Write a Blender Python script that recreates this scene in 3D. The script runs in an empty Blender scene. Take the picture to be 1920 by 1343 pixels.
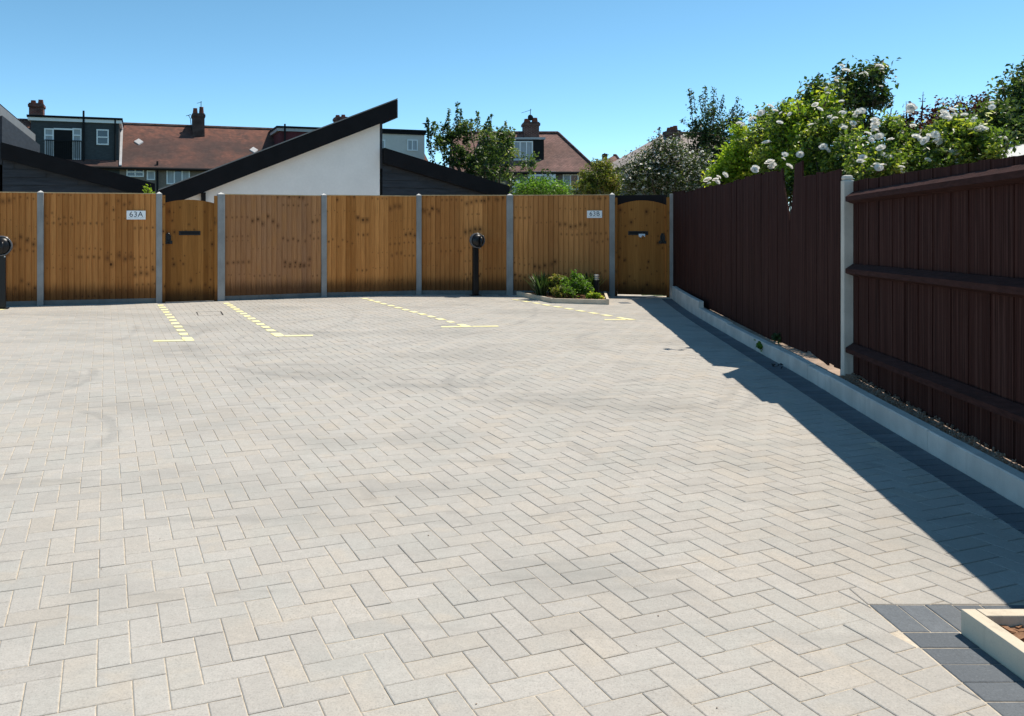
import bpy, math, random
import numpy as np
from mathutils import Vector, Matrix

# ------------------------------------------------------------------ camera, sky, sun, exposure
scene = bpy.context.scene
C = scene.collection
EYE, FPX, CX, HY = 1.41, 1530.0, 775.0, 422.0          # eye height (m), focal length and principal point in photo pixels
cam = bpy.data.cameras.new('camera'); camo = bpy.data.objects.new('camera', cam); C.objects.link(camo)
camo.location = (0, 0, EYE); camo.rotation_euler = (math.radians(90), 0, 0)
cam.sensor_fit = 'HORIZONTAL'; cam.sensor_width = 36; cam.lens = FPX / 1920 * 36
cam.shift_x = (960 - CX) / 1920; cam.shift_y = -(671.5 - HY) / 1920
cam.clip_start = 0.05; cam.clip_end = 2000
scene.camera = camo
SUN = Vector((0.46, 0.253, 1.0))
world = bpy.data.worlds.new('World'); scene.world = world; world.use_nodes = True
wn = world.node_tree; wn.nodes.clear()
sky = wn.nodes.new('ShaderNodeTexSky'); sky.sky_type = 'NISHITA'; sky.sun_disc = False
sky.sun_elevation = math.atan2(1.0, math.hypot(SUN.x, SUN.y)); sky.sun_rotation = math.atan2(SUN.x, SUN.y)
sky.air_density = 0.70; sky.dust_density = 0.0; sky.ozone_density = 3.0; sky.altitude = 2000
bg = wn.nodes.new('ShaderNodeBackground'); bg.inputs[1].default_value = 0.15
wo = wn.nodes.new('ShaderNodeOutputWorld')
hs = wn.nodes.new('ShaderNodeHueSaturation'); hs.inputs['Saturation'].default_value = 1.06; hs.inputs['Hue'].default_value = 0.476
wn.links.new(sky.outputs[0], hs.inputs['Color']); wn.links.new(hs.outputs[0], bg.inputs[0]); wn.links.new(bg.outputs[0], wo.inputs[0])
sl = bpy.data.lights.new('sun', 'SUN'); sl.energy = 4.4; sl.angle = math.radians(0.53); sl.color = (1.0, 0.91, 0.785)
so = bpy.data.objects.new('sun', sl); C.objects.link(so)
so.rotation_euler = SUN.to_track_quat('Z', 'Y').to_euler(); so.location = (20, 12, 40)
vs = scene.view_settings
vs.view_transform = 'Standard'; vs.look = 'None'; vs.gamma = 1.0; vs.exposure = 0.44; vs.use_curve_mapping = False

rng = np.random.default_rng(7)
random.seed(7)

# ------------------------------------------------------------------ helpers
def ground(px, py):
    Y = FPX * EYE / (py - HY); return ((px - CX) * Y / FPX, Y)
def at(px, py, Y):
    return Vector(((px - CX) * Y / FPX, Y, EYE + (HY - py) * Y / FPX))

class Plane:
    """vertical plane through (x, y) along direction a"""
    def __init__(s, o, a):
        s.o = o; l = math.hypot(*a); s.a = (a[0] / l, a[1] / l); s.n = (s.a[1], -s.a[0])
    def s_of(s, px):
        k = (px - CX) / FPX
        return (k * s.o[1] - s.o[0]) / (s.a[0] - k * s.a[1])
    def sz(s, px, py):
        t = s.s_of(px); Y = s.o[1] + t * s.a[1]
        return t, EYE + (HY - py) * Y / FPX
    def p(s, t, z, d=0.0):
        return Vector((s.o[0] + t * s.a[0] + d * s.n[0], s.o[1] + t * s.a[1] + d * s.n[1], z))
    def pt(s, px, py, d=0.0):
        t, z = s.sz(px, py); return s.p(t, z, d)
    def off(s, d):
        return Plane((s.o[0] + d * s.n[0], s.o[1] + d * s.n[1]), s.a)

def wloc(o):
    v = Vector((0, 0, 0))
    while o is not None:
        v += o.location; o = o.parent
    return v

class MB:
    def __init__(s): s.v = []; s.f = []
    def quad(s, *p):
        b = len(s.v); s.v += [tuple(q) for q in p]; s.f.append(tuple(range(b, b + len(p))))
    def prism(s, pts, vec):
        n = len(pts); b = len(s.v); vec = Vector(vec)
        pts = [Vector(p) for p in pts]
        nrm = Vector((0, 0, 0))
        for i in range(n):
            nrm += pts[i].cross(pts[(i + 1) % n])
        if nrm.dot(vec) > 0: pts = pts[::-1]
        s.v += [tuple(p) for p in pts] + [tuple(p + vec) for p in pts]
        s.f.append(tuple(range(b, b + n))); s.f.append(tuple(range(b + 2 * n - 1, b + n - 1, -1)))
        for i in range(n):
            j = (i + 1) % n
            s.f.append((b + j, b + i, b + n + i, b + n + j))
        return s
    def box(s, c, dx, dy, dz, ax=(1, 0, 0)):
        """box standing on c (base centre), dx along ax, dy across, dz up"""
        c = Vector(c); a = Vector((ax[0], ax[1], 0)).normalized(); b = Vector((-a.y, a.x, 0))
        p = [c + a * sx * dx / 2 + b * sy * dy / 2 for sx, sy in ((-1, -1), (1, -1), (1, 1), (-1, 1))]
        return s.prism(p, (0, 0, dz))
    def rect(s, pl, px0, py0, px1, py1, d0, d1):
        """box whose front is a photo-aligned rectangle on a plane, between plane offsets d0 (front) and d1"""
        t0, _ = pl.sz(px0, py0); t1, _ = pl.sz(px1, py0)
        tm = (px0 + px1) / 2
        _, za = pl.sz(tm, py0); _, zb = pl.sz(tm, py1)
        return s.srect(pl, t0, za, t1, zb, d0, d1)
    def srect(s, pl, t0, z0, t1, z1, d0, d1):
        p = [pl.p(t0, z0, d0), pl.p(t1, z0, d0), pl.p(t1, z1, d0), pl.p(t0, z1, d0)]
        return s.prism(p, Vector((pl.n[0], pl.n[1], 0)) * (d1 - d0))
    def tube(s, path, radii, n=8, cap=True):
        path = [Vector(p) for p in path]; b = len(s.v)
        for i, p in enumerate(path):
            t = (path[min(i + 1, len(path) - 1)] - path[max(i - 1, 0)])
            if t.length < 1e-9: t = Vector((0, 0, 1))
            t.normalize()
            u = t.orthogonal().normalized() if i == 0 else (u - t * u.dot(t)).normalized()
            w = t.cross(u)
            for k in range(n):
                a = 2 * math.pi * k / n
                s.v.append(tuple(p + (u * math.cos(a) + w * math.sin(a)) * radii[i]))
        for i in range(len(path) - 1):
            for k in range(n):
                q = (k + 1) % n
                s.f.append((b + i * n + k, b + i * n + q, b + (i + 1) * n + q, b + (i + 1) * n + k))
        if cap:
            s.f.append(tuple(range(b + n - 1, b - 1, -1))); e = b + (len(path) - 1) * n
            s.f.append(tuple(range(e, e + n)))
        return s
    def lathe(s, c, axis, prof, n=24):
        """prof: list of (distance along axis, radius)"""
        c = Vector(c); ax = Vector(axis).normalized()
        return s.tube([c + ax * h for h, r in prof], [max(r, 1e-4) for h, r in prof], n) if False else s._lathe(c, ax, prof, n)
    def _lathe(s, c, ax, prof, n):
        u = ax.orthogonal().normalized(); w = ax.cross(u); b = len(s.v)
        for h, r in prof:
            for k in range(n):
                a = 2 * math.pi * k / n
                s.v.append(tuple(c + ax * h + (u * math.cos(a) + w * math.sin(a)) * max(r, 1e-4)))
        for i in range(len(prof) - 1):
            for k in range(n):
                q = (k + 1) % n
                s.f.append((b + i * n + k, b + i * n + q, b + (i + 1) * n + q, b + (i + 1) * n + k))
        s.f.append(tuple(range(b + n - 1, b - 1, -1))); e = b + (len(prof) - 1) * n
        s.f.append(tuple(range(e, e + n)))
        return s
    def build(s, name, m, parent=None, origin=None, smooth=False, bevel=0):
        o0 = wloc(parent) if parent is not None else (Vector(origin) if origin is not None else Vector((0, 0, 0)))
        me = bpy.data.meshes.new(name)
        me.from_pydata([(x - o0.x, y - o0.y, z - o0.z) for x, y, z in s.v], [], s.f)
        me.validate(); me.update()
        if m is not None: me.materials.append(m)
        if smooth: me.shade_smooth()
        o = bpy.data.objects.new(name, me); C.objects.link(o)
        if parent is not None: o.parent = parent
        else: o.location = o0
        if bevel:
            bv = o.modifiers.new('bevel', 'BEVEL'); bv.width = bevel; bv.segments = 2; bv.limit_method = 'ANGLE'; bv.angle_limit = math.radians(40)
        return o

def tag(o, label=None, cat=None, group=None, kind=None):
    if label: o['label'] = label
    if cat: o['category'] = cat
    if group: o['group'] = group
    if kind: o['kind'] = kind
    return o
def thing(name, label, cat, loc, group=None):
    o = bpy.data.objects.new(name, None); C.objects.link(o); o.location = loc; o.empty_display_size = 0.2
    return tag(o, label, cat, group)

# ------------------------------------------------------------------ materials
class NT:
    def __init__(s, name):
        s.m = bpy.data.materials.new(name); s.m.use_nodes = True
        s.t = s.m.node_tree; s.t.nodes.clear(); s.out = s.t.nodes.new('ShaderNodeOutputMaterial')
    def n(s, typ, ins=None, **kw):
        nd = s.t.nodes.new(typ)
        for k, v in kw.items(): setattr(nd, k, v)
        for k, v in (ins or {}).items(): s.put(nd.inputs[k], v)
        return nd
    def put(s, sock, v):
        if hasattr(v, 'is_linked') and hasattr(v, 'node'): s.t.links.new(v, sock)
        elif hasattr(v, 'outputs'): s.t.links.new(v.outputs[0], sock)
        else: sock.default_value = v if not (isinstance(v, tuple) and len(v) == 3 and sock.type == 'RGBA') else (*v, 1)
    def math(s, op, a, b=0.0, c=0.0, clamp=False):
        nd = s.n('ShaderNodeMath', {0: a, 1: b, 2: c}, operation=op); nd.use_clamp = clamp; return nd.outputs[0]
    def mix(s, f, a, b, mode='MIX'):
        nd = s.n('ShaderNodeMix', data_type='RGBA', blend_type=mode)
        s.put(nd.inputs[0], f); s.put(nd.inputs[6], a); s.put(nd.inputs[7], b); return nd.outputs[2]
    def noise(s, vec, scale, detail=4, rough=0.55):
        nd = s.n('ShaderNodeTexNoise', {'Scale': scale, 'Detail': detail, 'Roughness': rough})
        if vec is not None: s.put(nd.inputs['Vector'], vec)
        return nd.outputs[0]
    def ramp(s, f, a, b, lo=0.0, hi=1.0, smooth=True):
        nd = s.n('ShaderNodeMapRange', {0: f, 1: a, 2: b, 3: lo, 4: hi}); nd.interpolation_type = 'SMOOTHSTEP' if smooth else 'LINEAR'; nd.clamp = True
        return nd.outputs[0]
    def scale(s, vec, sc):
        return s.n('ShaderNodeMapping', {'Vector': vec, 'Scale': sc}).outputs[0]
    def obj(s): return s.n('ShaderNodeTexCoord').outputs['Object']
    def pos(s): return s.n('ShaderNodeNewGeometry').outputs['Position']
    def bump(s, h, strength=0.3, dist=0.01):
        return s.n('ShaderNodeBump', {'Strength': strength, 'Distance': dist, 'Height': h}).outputs[0]
    def fin(s, col, rough=0.8, normal=None, spec=0.3, metal=0.0, **kw):
        b = s.n('ShaderNodeBsdfPrincipled'); s.put(b.inputs['Base Color'], col); s.put(b.inputs['Roughness'], rough)
        s.put(b.inputs['Specular IOR Level'], spec); s.put(b.inputs['Metallic'], metal)
        if normal is not None: s.put(b.inputs['Normal'], normal)
        s.t.links.new(b.outputs[0], s.out.inputs[0]); s.b = b; return s.m

def plain(name, col, rough=0.7, var=0.15, scale=8.0, bump=0.0, spec=0.3, metal=0.0, stretch=(1, 1, 1)):
    t = NT(name); p = t.scale(t.pos(), stretch)
    nz = t.noise(p, scale, 5); fine = t.noise(p, scale * 14, 3)
    f = t.ramp(t.math('ADD', t.math('MULTIPLY', nz, 0.7), t.math('MULTIPLY', fine, 0.3)), 0.3, 0.7)
    c = t.mix(f, tuple(x * (1 - var) for x in col), tuple(min(1, x * (1 + var)) for x in col))
    nm = t.bump(fine, bump, 0.004) if bump else None
    return t.fin(c, rough, nm, spec, metal)

def mat_paver(name, cols, stains=True, dark=False):
    t = NT(name); pos = t.pos()
    att = t.n('ShaderNodeAttribute', attribute_name='tone').outputs['Fac']
    rnd = t.n('ShaderNodeObjectInfo').outputs['Random']
    v = t.math('FRACT', t.math('ADD', att, rnd))
    v2 = t.math('FRACT', t.math('MULTIPLY', v, 37.7))
    c = t.mix(v, cols[0], cols[1])
    c = t.mix(t.ramp(v2, 0.6, 1.0, 0, 0.5), c, cols[2])
    # soft hue clouds that cross the blocks, as concrete blocks have
    cl = t.noise(t.scale(pos, (1, 1, 1)), 2.6, 3)
    c = t.mix(t.ramp(cl, 0.42, 0.68, 0, 0.6), c, cols[3])
    cl2 = t.noise(t.scale(pos, (1.0, 1.3, 1)), 4.1, 2)
    c = t.mix(t.ramp(cl2, 0.56, 0.72, 0, 0.5), c, cols[2])
    mid = t.noise(pos, 26, 4, 0.6); fine = t.noise(pos, 150, 4, 0.8)
    c = t.mix(t.ramp(mid, 0.3, 0.75, 0.0, 0.30), c, tuple(x * 0.72 for x in cols[0]))
    grn = t.noise(pos, 75, 4, 0.85)
    c = t.mix(t.ramp(grn, 0.50, 0.68, 0, 0.34), c, tuple(x * 0.62 for x in cols[0]))
    c = t.mix(t.ramp(grn, 0.46, 0.32, 0, 0.35), c, tuple(min(1, x * 1.2) for x in cols[1]))
    c = t.mix(t.ramp(fine, 0.50, 0.68, 0, 0.42), c, tuple(x * 0.5 for x in cols[0]))
    c = t.mix(t.ramp(fine, 0.46, 0.25, 0, 0.28), c, tuple(min(1, x * 1.25) for x in cols[1]))
    if stains:
        big = t.noise(t.scale(pos, (0.5, 0.8, 1)), 1.1, 4, 0.6)
        c = t.mix(t.ramp(big, 0.44, 0.68, 0, 0.42), c, (0.25, 0.24, 0.22))
        drg = t.noise(t.n('ShaderNodeMapping', {'Vector': pos, 'Rotation': (0, 0, 0.3), 'Scale': (0.35, 2.6, 1)}).outputs[0], 1.6, 5, 0.65)
        c = t.mix(t.ramp(drg, 0.52, 0.72, 0, 0.35), c, (0.22, 0.215, 0.20))
        sm = t.noise(t.scale(pos, (1.6, 3.0, 1)), 1.3, 3, 0.5)
        c = t.mix(t.ramp(sm, 0.66, 0.78, 0, 0.40), c, (0.13, 0.125, 0.12))
        sp = t.n('ShaderNodeSeparateXYZ', {0: pos}); brk = t.ramp(t.noise(pos, 1.1, 3), 0.42, 0.58)
        wob = t.math('MULTIPLY', t.math('SUBTRACT', t.noise(pos, 5, 2), 0.5), 0.12)
        tot = None
        for (cx_, cy_, r_, w_, a_) in ((-4.2, 7.3, 1.25, .055, .42), (-4.1, 7.2, 1.05, .04, .3), (-3.0, 5.3, 1.0, .05, .32), (0.6, 10.5, 3.4, .07, .34), (1.0, 10.2, 3.15, .06, .30),
                                       (-3.5, 14.0, 5.2, .07, .34), (-3.4, 14.1, 5.45, .06, .30), (-6.2, 10.2, 2.6, .06, .34), (1.6, 7.2, 1.3, .06, .34), (1.7, 7.3, 1.08, .05, .28), (-1.4, 13.3, 2.6, .06, .34),
                                       (2.6, 5.5, 1.6, .05, .26), (-5.2, 12.6, 4.3, .06, .32), (0.3, 4.4, 0.55, .04, .22), (3.2, 9.8, 1.2, .05, .3)):
            d = t.math('ABSOLUTE', t.math('SUBTRACT', t.math('SQRT', t.math('ADD', t.math('POWER', t.math('SUBTRACT', sp.outputs[0], cx_), 2.0), t.math('POWER', t.math('SUBTRACT', sp.outputs[1], cy_), 2.0))), r_))
            mk = t.ramp(t.math('ADD', d, wob), w_ * 1.2, w_ * 0.3, 0, a_)
            tot = mk if tot is None else t.math('MAXIMUM', tot, mk)
        tx_ = t.ramp(t.noise(pos, 38, 4, 0.7), 0.35, 0.6, 0.45, 1.0)
        c = t.mix(t.math('MULTIPLY', t.math('MULTIPLY', tot, brk), tx_), c, (0.17, 0.168, 0.162))
    nm = t.bump(t.math('ADD', fine, t.math('MULTIPLY', mid, 0.6)), 0.35, 0.0025)
    return t.fin(c, 0.82 if not dark else 0.72, nm, 0.3)

M_PAVER = mat_paver('cream_paver', [(0.395, 0.372, 0.338), (0.450, 0.424, 0.386), (0.465, 0.410, 0.338), (0.400, 0.394, 0.362)])
M_CHAR = mat_paver('charcoal_paver', [(0.098, 0.112, 0.128), (0.15, 0.167, 0.186), (0.115, 0.128, 0.138), (0.11, 0.127, 0.147)], stains=False, dark=True)
M_SAND = plain('joint_sand', (0.50, 0.435, 0.345), 0.95, 0.25, 30)
M_DIRT = plain('garden_soil', (0.30, 0.22, 0.165), 0.95, 0.35, 5, 0.5)
M_GRASSG = plain('garden_ground', (0.07, 0.085, 0.035), 0.95, 0.35, 0.6)
def mat_paint():
    t = NT('yellow_paint'); p = t.pos()
    c = t.mix(t.ramp(t.noise(p, 9, 4), 0.35, 0.7), (0.80, 0.73, 0.36), (0.80, 0.76, 0.47))
    w = t.math('ADD', t.math('MULTIPLY', t.noise(p, 60, 5, 0.75), 0.6), t.math('MULTIPLY', t.noise(p, 7, 3), 0.4))
    c = t.mix(t.ramp(w, 0.54, 0.66, 0, 0.75), c, (0.40, 0.38, 0.33))
    return t.fin(c, 0.8, None, 0.15)
M_YELLOW = mat_paint()
def mat_concrete(name, col, speck=0.5):
    t = NT(name); p = t.pos()
    a = t.noise(p, 3.5, 4); b = t.noise(p, 190, 3, 0.7); st = t.noise(t.scale(p, (14, 14, 1.2)), 1.5, 4)
    c = t.mix(t.ramp(a, 0.3, 0.7), tuple(x * 0.85 for x in col), tuple(x * 1.1 for x in col))
    c = t.mix(t.ramp(st, 0.52, 0.75, 0, 0.35), c, tuple(x * 0.55 for x in col))
    c = t.mix(t.ramp(b, 0.5, 0.75, 0, speck), c, tuple(x * 0.5 for x in col))
    return t.fin(c, 0.88, t.bump(b, 0.4, 0.002), 0.25)
M_POST = mat_concrete('post_concrete', (0.30, 0.295, 0.285))
M_POST2 = mat_concrete('old_post_concrete', (0.52, 0.495, 0.445), 0.5)
M_CAPC = mat_concrete('cap_concrete', (0.60, 0.59, 0.56), 0.2)
M_GRAVEL = mat_concrete('gravel_board_concrete', (0.17, 0.168, 0.16))
M_KERB = mat_concrete('kerb_concrete', (0.57, 0.545, 0.50), 0.35)
M_PLANTER = mat_concrete('planter_concrete', (0.56, 0.49, 0.385), 0.25)
def mat_wood(name, c1, c2, knot, rough=0.75, knots=True, damp=True, grain=0.5, worn=None, spec=0.15):
    t = NT(name); o = t.obj(); sp = t.n('ShaderNodeSeparateXYZ', {0: o})
    x, z = sp.outputs[0], sp.outputs[2]
    rnd = t.n('ShaderNodeObjectInfo').outputs['Random']
    grp = t.n('ShaderNodeAttribute', attribute_name='grp', attribute_type='OBJECT').outputs['Fac']
    tint = t.n('ShaderNodeAttribute', attribute_name='tint', attribute_type='OBJECT').outputs['Fac']
    g = t.math('FRACT', t.math('MULTIPLY', grp, 7.31))
    f = t.math('ADD', t.math('MULTIPLY', g, 0.6), t.math('MULTIPLY', rnd, 0.4))
    c = t.mix(f, c1, c2)
    c = t.mix(t.math('MULTIPLY', tint, 0.8), c, (0.33, 0.195, 0.125))
    off = t.n('ShaderNodeCombineXYZ', {0: t.math('ADD', t.math('MULTIPLY', x, 60.0), t.math('MULTIPLY', rnd, 50.0)), 1: t.math('MULTIPLY', grp, 3.1), 2: t.math('MULTIPLY', z, 1.3)})
    gr = t.noise(off, 1.6, 6, 0.62)
    c = t.mix(t.ramp(gr, 0.35, 0.72, 0, grain), c, tuple(q * 0.5 for q in c1))
    pt = t.noise(t.n('ShaderNodeCombineXYZ', {0: t.math('MULTIPLY', rnd, 31.0), 1: grp, 2: t.math('MULTIPLY', z, 1.6)}), 1.5, 3)
    c = t.mix(t.ramp(pt, 0.45, 0.75, 0, 0.35), c, tuple(q * 0.62 for q in c2))
    if worn:
        wr = t.noise(t.n('ShaderNodeCombineXYZ', {0: t.math('ADD', t.math('MULTIPLY', x, 34.0), t.math('MULTIPLY', rnd, 90.0)), 1: rnd, 2: t.math('MULTIPLY', z, 0.55)}), 1.4, 5, 0.7)
        c = t.mix(t.ramp(wr, 0.46, 0.66, 0, 0.8), c, worn)
        wd = t.noise(t.n('ShaderNodeCombineXYZ', {0: t.math('ADD', t.math('MULTIPLY', x, 70.0), t.math('MULTIPLY', rnd, 40.0)), 1: grp, 2: t.math('MULTIPLY', z, 0.9)}), 1.2, 4, 0.7)
        c = t.mix(t.ramp(wd, 0.5, 0.62, 0, 0.7), c, tuple(q * 0.35 for q in c1))
    if knots:
        for (fr, sd, thr, rr) in ((1.5, 13.37, 0.42, 0.019), (3.1, 5.11, 0.5, 0.009)):
            w = t.math('ADD', t.math('ADD', t.math('MULTIPLY', z, fr), t.math('MULTIPLY', grp, sd)), t.math('MULTIPLY', rnd, 0.06))
            vo = t.n('ShaderNodeTexVoronoi', {'W': w, 'Scale': 1.0, 'Randomness': 1.0}, voronoi_dimensions='1D')
            cs = t.n('ShaderNodeSeparateColor', {0: vo.outputs['Color']})
            dz = t.math('DIVIDE', vo.outputs['Distance'], fr)
            jx = t.math('MULTIPLY', t.math('SUBTRACT', t.math('FRACT', t.math('ADD', cs.outputs[2], t.math('MULTIPLY', rnd, 0.35))), 0.5), 0.06)
            dx = t.math('SUBTRACT', x, jx)
            d = t.math('SQRT', t.math('ADD', t.math('POWER', dx, 2.0), t.math('POWER', t.math('MULTIPLY', dz, 0.8), 2.0)))
            r = t.math('MULTIPLY', t.math('ADD', 0.35, cs.outputs[0]), rr)
            on = t.math('GREATER_THAN', cs.outputs[1], thr)
            m = t.math('MULTIPLY', t.ramp(t.math('DIVIDE', d, r), 1.15, 0.55), on)
            hal = t.math('MULTIPLY', t.ramp(t.math('DIVIDE', d, r), 3.6, 0.9, 0, 0.4), on)
            c = t.mix(hal, c, tuple(q * 1.8 for q in knot)); c = t.mix(t.math('MULTIPLY', m, t.math('ADD', 0.35, t.math('MULTIPLY', rnd, 0.55))), c, knot)
    if damp:
        wz = t.math('ADD', z, t.math('MULTIPLY', t.math('SUBTRACT', t.noise(off, 3.0, 3), 0.5), 0.35))
        c = t.mix(t.ramp(wz, 0.34, 0.10, 0, 0.72), c, tuple(q * 0.55 for q in knot))
    return t.fin(c, rough, t.bump(gr, 0.25, 0.003), spec)
M_WOOD = mat_wood('golden_featheredge', (0.37, 0.135, 0.028), (0.74, 0.325, 0.098), (0.055, 0.02, 0.007), knots=True)
M_GATE = mat_wood('gate_boards', (0.24, 0.09, 0.018), (0.46, 0.20, 0.052), (0.05, 0.018, 0.006))
M_BROWN = mat_wood('dark_brown_stain', (0.034, 0.0122, 0.0100), (0.048, 0.0185, 0.0155), (0.02, 0.009, 0.008), 0.75, knots=False, damp=False, grain=0.45, worn=(0.074, 0.037, 0.031), spec=0.06)
M_RAIL = plain('brown_rail_stain', (0.042, 0.018, 0.0155), 0.8, 0.35, 9, 0.5, spec=0.08, stretch=(6, 0.6, 6))
M_CAP = plain('pale_capping', (0.5, 0.36, 0.2), 0.8, 0.2, 6)
M_FASCIA = plain('anthracite_fascia', (0.009, 0.009, 0.0105), 0.7, 0.2, 3, spec=0.12)
M_FASCIA_G = plain('zinc_grey_fascia', (0.20, 0.20, 0.195), 0.5, 0.12, 1.5, stretch=(6, 6, 1))
M_CLAD = plain('dark_cladding', (0.034, 0.039, 0.047), 0.7, 0.3, 2, spec=0.2, stretch=(1, 1, 8))
M_RENDER = plain('white_render', (0.80, 0.785, 0.755), 0.95, 0.05, 1.2, 0.3, spec=0.1)
M_WHITE = plain('white_upvc', (0.80, 0.80, 0.80), 0.4, 0.04, 2)
M_BLACK = plain('black_plastic', (0.006, 0.006, 0.007), 0.38, 0.2, 5, spec=0.35)
M_BLACKM = plain('black_matt', (0.006, 0.006, 0.007), 0.75, 0.2, 5)
M_CABLE = plain('cable_sheath', (0.10, 0.10, 0.105), 0.25, 0.1, 5, spec=0.6)
M_STEEL = plain('brushed_steel', (0.5, 0.5, 0.5), 0.35, 0.1, 9, metal=1.0)
M_GLASS = plain('window_glass', (0.035, 0.042, 0.05), 0.06, 0.2, 0.4, spec=0.9)
M_CURTAIN = plain('net_curtain', (0.38, 0.40, 0.42), 0.8, 0.2, 3, stretch=(6, 6, 0.5))
M_SLATE = plain('dark_slate_hanging', (0.050, 0.056, 0.060), 0.75, 0.25, 5, 0.5, stretch=(1, 1, 5))
M_CREAM = plain('cream_render', (0.60, 0.56, 0.52), 0.9, 0.1, 0.8)
M_PEBBLE = plain('brown_pebbledash', (0.21, 0.17, 0.14), 0.95, 0.2, 20, 0.4)
M_DKRED = plain('dark_red_cladding', (0.10, 0.022, 0.028), 0.8, 0.2, 3)
M_LEAD = plain('lead_flashing', (0.40, 0.40, 0.41), 0.6, 0.1, 4)
def mat_tiles(name, c1, c2, c3, pl_a, ridge=0):
    t = NT(name); p = t.pos()
    s = t.n('ShaderNodeVectorMath', {0: p, 1: (pl_a[0], pl_a[1], 0)}, operation='DOT_PRODUCT').outputs['Value']
    z = t.n('ShaderNodeSeparateXYZ', {0: p}).outputs[2]
    uv = t.n('ShaderNodeCombineXYZ', {0: s, 1: z, 2: 0.0})
    br = t.n('ShaderNodeTexBrick', {'Vector': uv, 'Scale': 1.0, 'Mortar Size': 0.012, 'Brick Width': 0.17, 'Row Height': 0.075, 'Color1': (0.25, 0.25, 0.25, 1), 'Color2': (0.8, 0.8, 0.8, 1), 'Mortar': (0, 0, 0, 1)})
    lg = t.noise(t.scale(p, (1, 1, 1.0)), 0.35, 5, 0.6); md = t.noise(p, 2.2, 5, 0.65)
    c = t.mix(t.ramp(lg, 0.38, 0.60), c1, c2)
    c = t.mix(t.ramp(md, 0.42, 0.68, 0, 0.65), c, c3)
    if ridge: c = t.mix(t.math('MULTIPLY', t.ramp(t.math('ADD', z, t.math('MULTIPLY', t.math('SUBTRACT', lg, 0.5), 3.0)), ridge - 1.3, ridge - 0.2), t.ramp(md, 0.62, 0.42, 0.25, 0.9)), c, (0.27, 0.115, 0.08))
    bc = t.n('ShaderNodeSeparateColor', {0: br.outputs[0]}).outputs[0]
    c = t.mix(t.ramp(bc, 0.0, 0.9, 0.5, 0.0), c, (0.035, 0.022, 0.02))
    return t.fin(c, 0.9, t.bump(bc, 0.6, 0.02), 0.2)
AX = (0.949, 0.315)
M_TILE = mat_tiles('red_brown_roof_tiles', (0.19, 0.088, 0.066), (0.095, 0.060, 0.054), (0.075, 0.055, 0.05), AX, 7.6)
M_TILE2 = mat_tiles('pale_red_roof_tiles', (0.30, 0.17, 0.145), (0.22, 0.13, 0.11), (0.14, 0.095, 0.085), (1, 0))
M_TILE3 = mat_tiles('pinkish_pale_roof_tiles', (0.52, 0.44, 0.40), (0.46, 0.40, 0.37), (0.32, 0.27, 0.24), (1, 0))
def mat_brick(name, col):
    t = NT(name); p = t.pos(); sp = t.n('ShaderNodeSeparateXYZ', {0: p})
    uv = t.n('ShaderNodeCombineXYZ', {0: t.math('ADD', sp.outputs[0], sp.outputs[1]), 1: sp.outputs[2], 2: 0.0})
    br = t.n('ShaderNodeTexBrick', {'Vector': uv, 'Scale': 1.0, 'Mortar Size': 0.008, 'Brick Width': 0.225, 'Row Height': 0.075, 'Color1': (*col, 1), 'Color2': (*[q * 0.6 for q in col], 1), 'Mortar': (0.2, 0.18, 0.16, 1)})
    c = t.mix(t.ramp(t.noise(p, 2.5, 4), 0.4, 0.7, 0, 0.6), br.outputs[0], (0.03, 0.018, 0.015))
    return t.fin(c, 0.9, None, 0.2)
M_BRICK = mat_brick('red_chimney_brick', (0.20, 0.055, 0.04))
M_BRICKD = mat_brick('sooty_chimney_brick', (0.085, 0.035, 0.03))
M_POT = plain('clay_chimney_pot', (0.20, 0.07, 0.045), 0.85, 0.3, 8)
M_BARK = plain('bark', (0.10, 0.075, 0.055), 0.95, 0.3, 12, 0.6, stretch=(3, 3, 1))
M_MULCH = plain('bark_mulch', (0.24, 0.13, 0.075), 0.95, 0.45, 40, 0.5)
def mat_leaf(name, c1, c2, c3=None, trans=0.35, gloss=0.35, tc=(1.5, 1.6, 0.7)):
    t = NT(name); att = t.n('ShaderNodeAttribute', attribute_name='tone').outputs['Fac']
    c = t.mix(att, c1, c2)
    if c3: c = t.mix(t.ramp(att, 0.86, 0.93), c, c3)
    b = t.n('ShaderNodeBsdfPrincipled', {'Base Color': c, 'Roughness': 0.42, 'Specular IOR Level': gloss})
    tr = t.n('ShaderNodeBsdfTranslucent', {'Color': t.mix(1.0, c, tc, 'MULTIPLY')})
    mx = t.n('ShaderNodeMixShader', {0: trans, 1: b.outputs[0], 2: tr.outputs[0]})
    t.t.links.new(mx.outputs[0], t.out.inputs[0]); return t.m
ML_APPLE = mat_leaf('apple_leaves', (0.028, 0.058, 0.018), (0.11, 0.165, 0.055), (0.21, 0.24, 0.09), 0.4)
ML_DARK = mat_leaf('dark_leaves', (0.018, 0.040, 0.015), (0.062, 0.105, 0.040))
ML_DARK2 = mat_leaf('deep_green_rose_leaves', (0.016, 0.040, 0.014), (0.075, 0.125, 0.038), (0.20, 0.26, 0.06), 0.4, 0.5)
ML_ROSE = mat_leaf('rose_leaves', (0.020, 0.052, 0.011), (0.19, 0.28, 0.05), (0.42, 0.46, 0.08), 0.42, 0.6)
ML_LIME = mat_leaf('lime_leaves', (0.11, 0.20, 0.022), (0.36, 0.45, 0.05), (0.52, 0.52, 0.07), 0.5)
ML_OLIVE = mat_leaf('olive_leaves', (0.07, 0.10, 0.02), (0.22, 0.25, 0.05), (0.34, 0.28, 0.11), 0.42)
ML_HAW = mat_leaf('hawthorn_leaves', (0.018, 0.034, 0.012), (0.075, 0.105, 0.038), (0.15, 0.18, 0.07))
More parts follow.
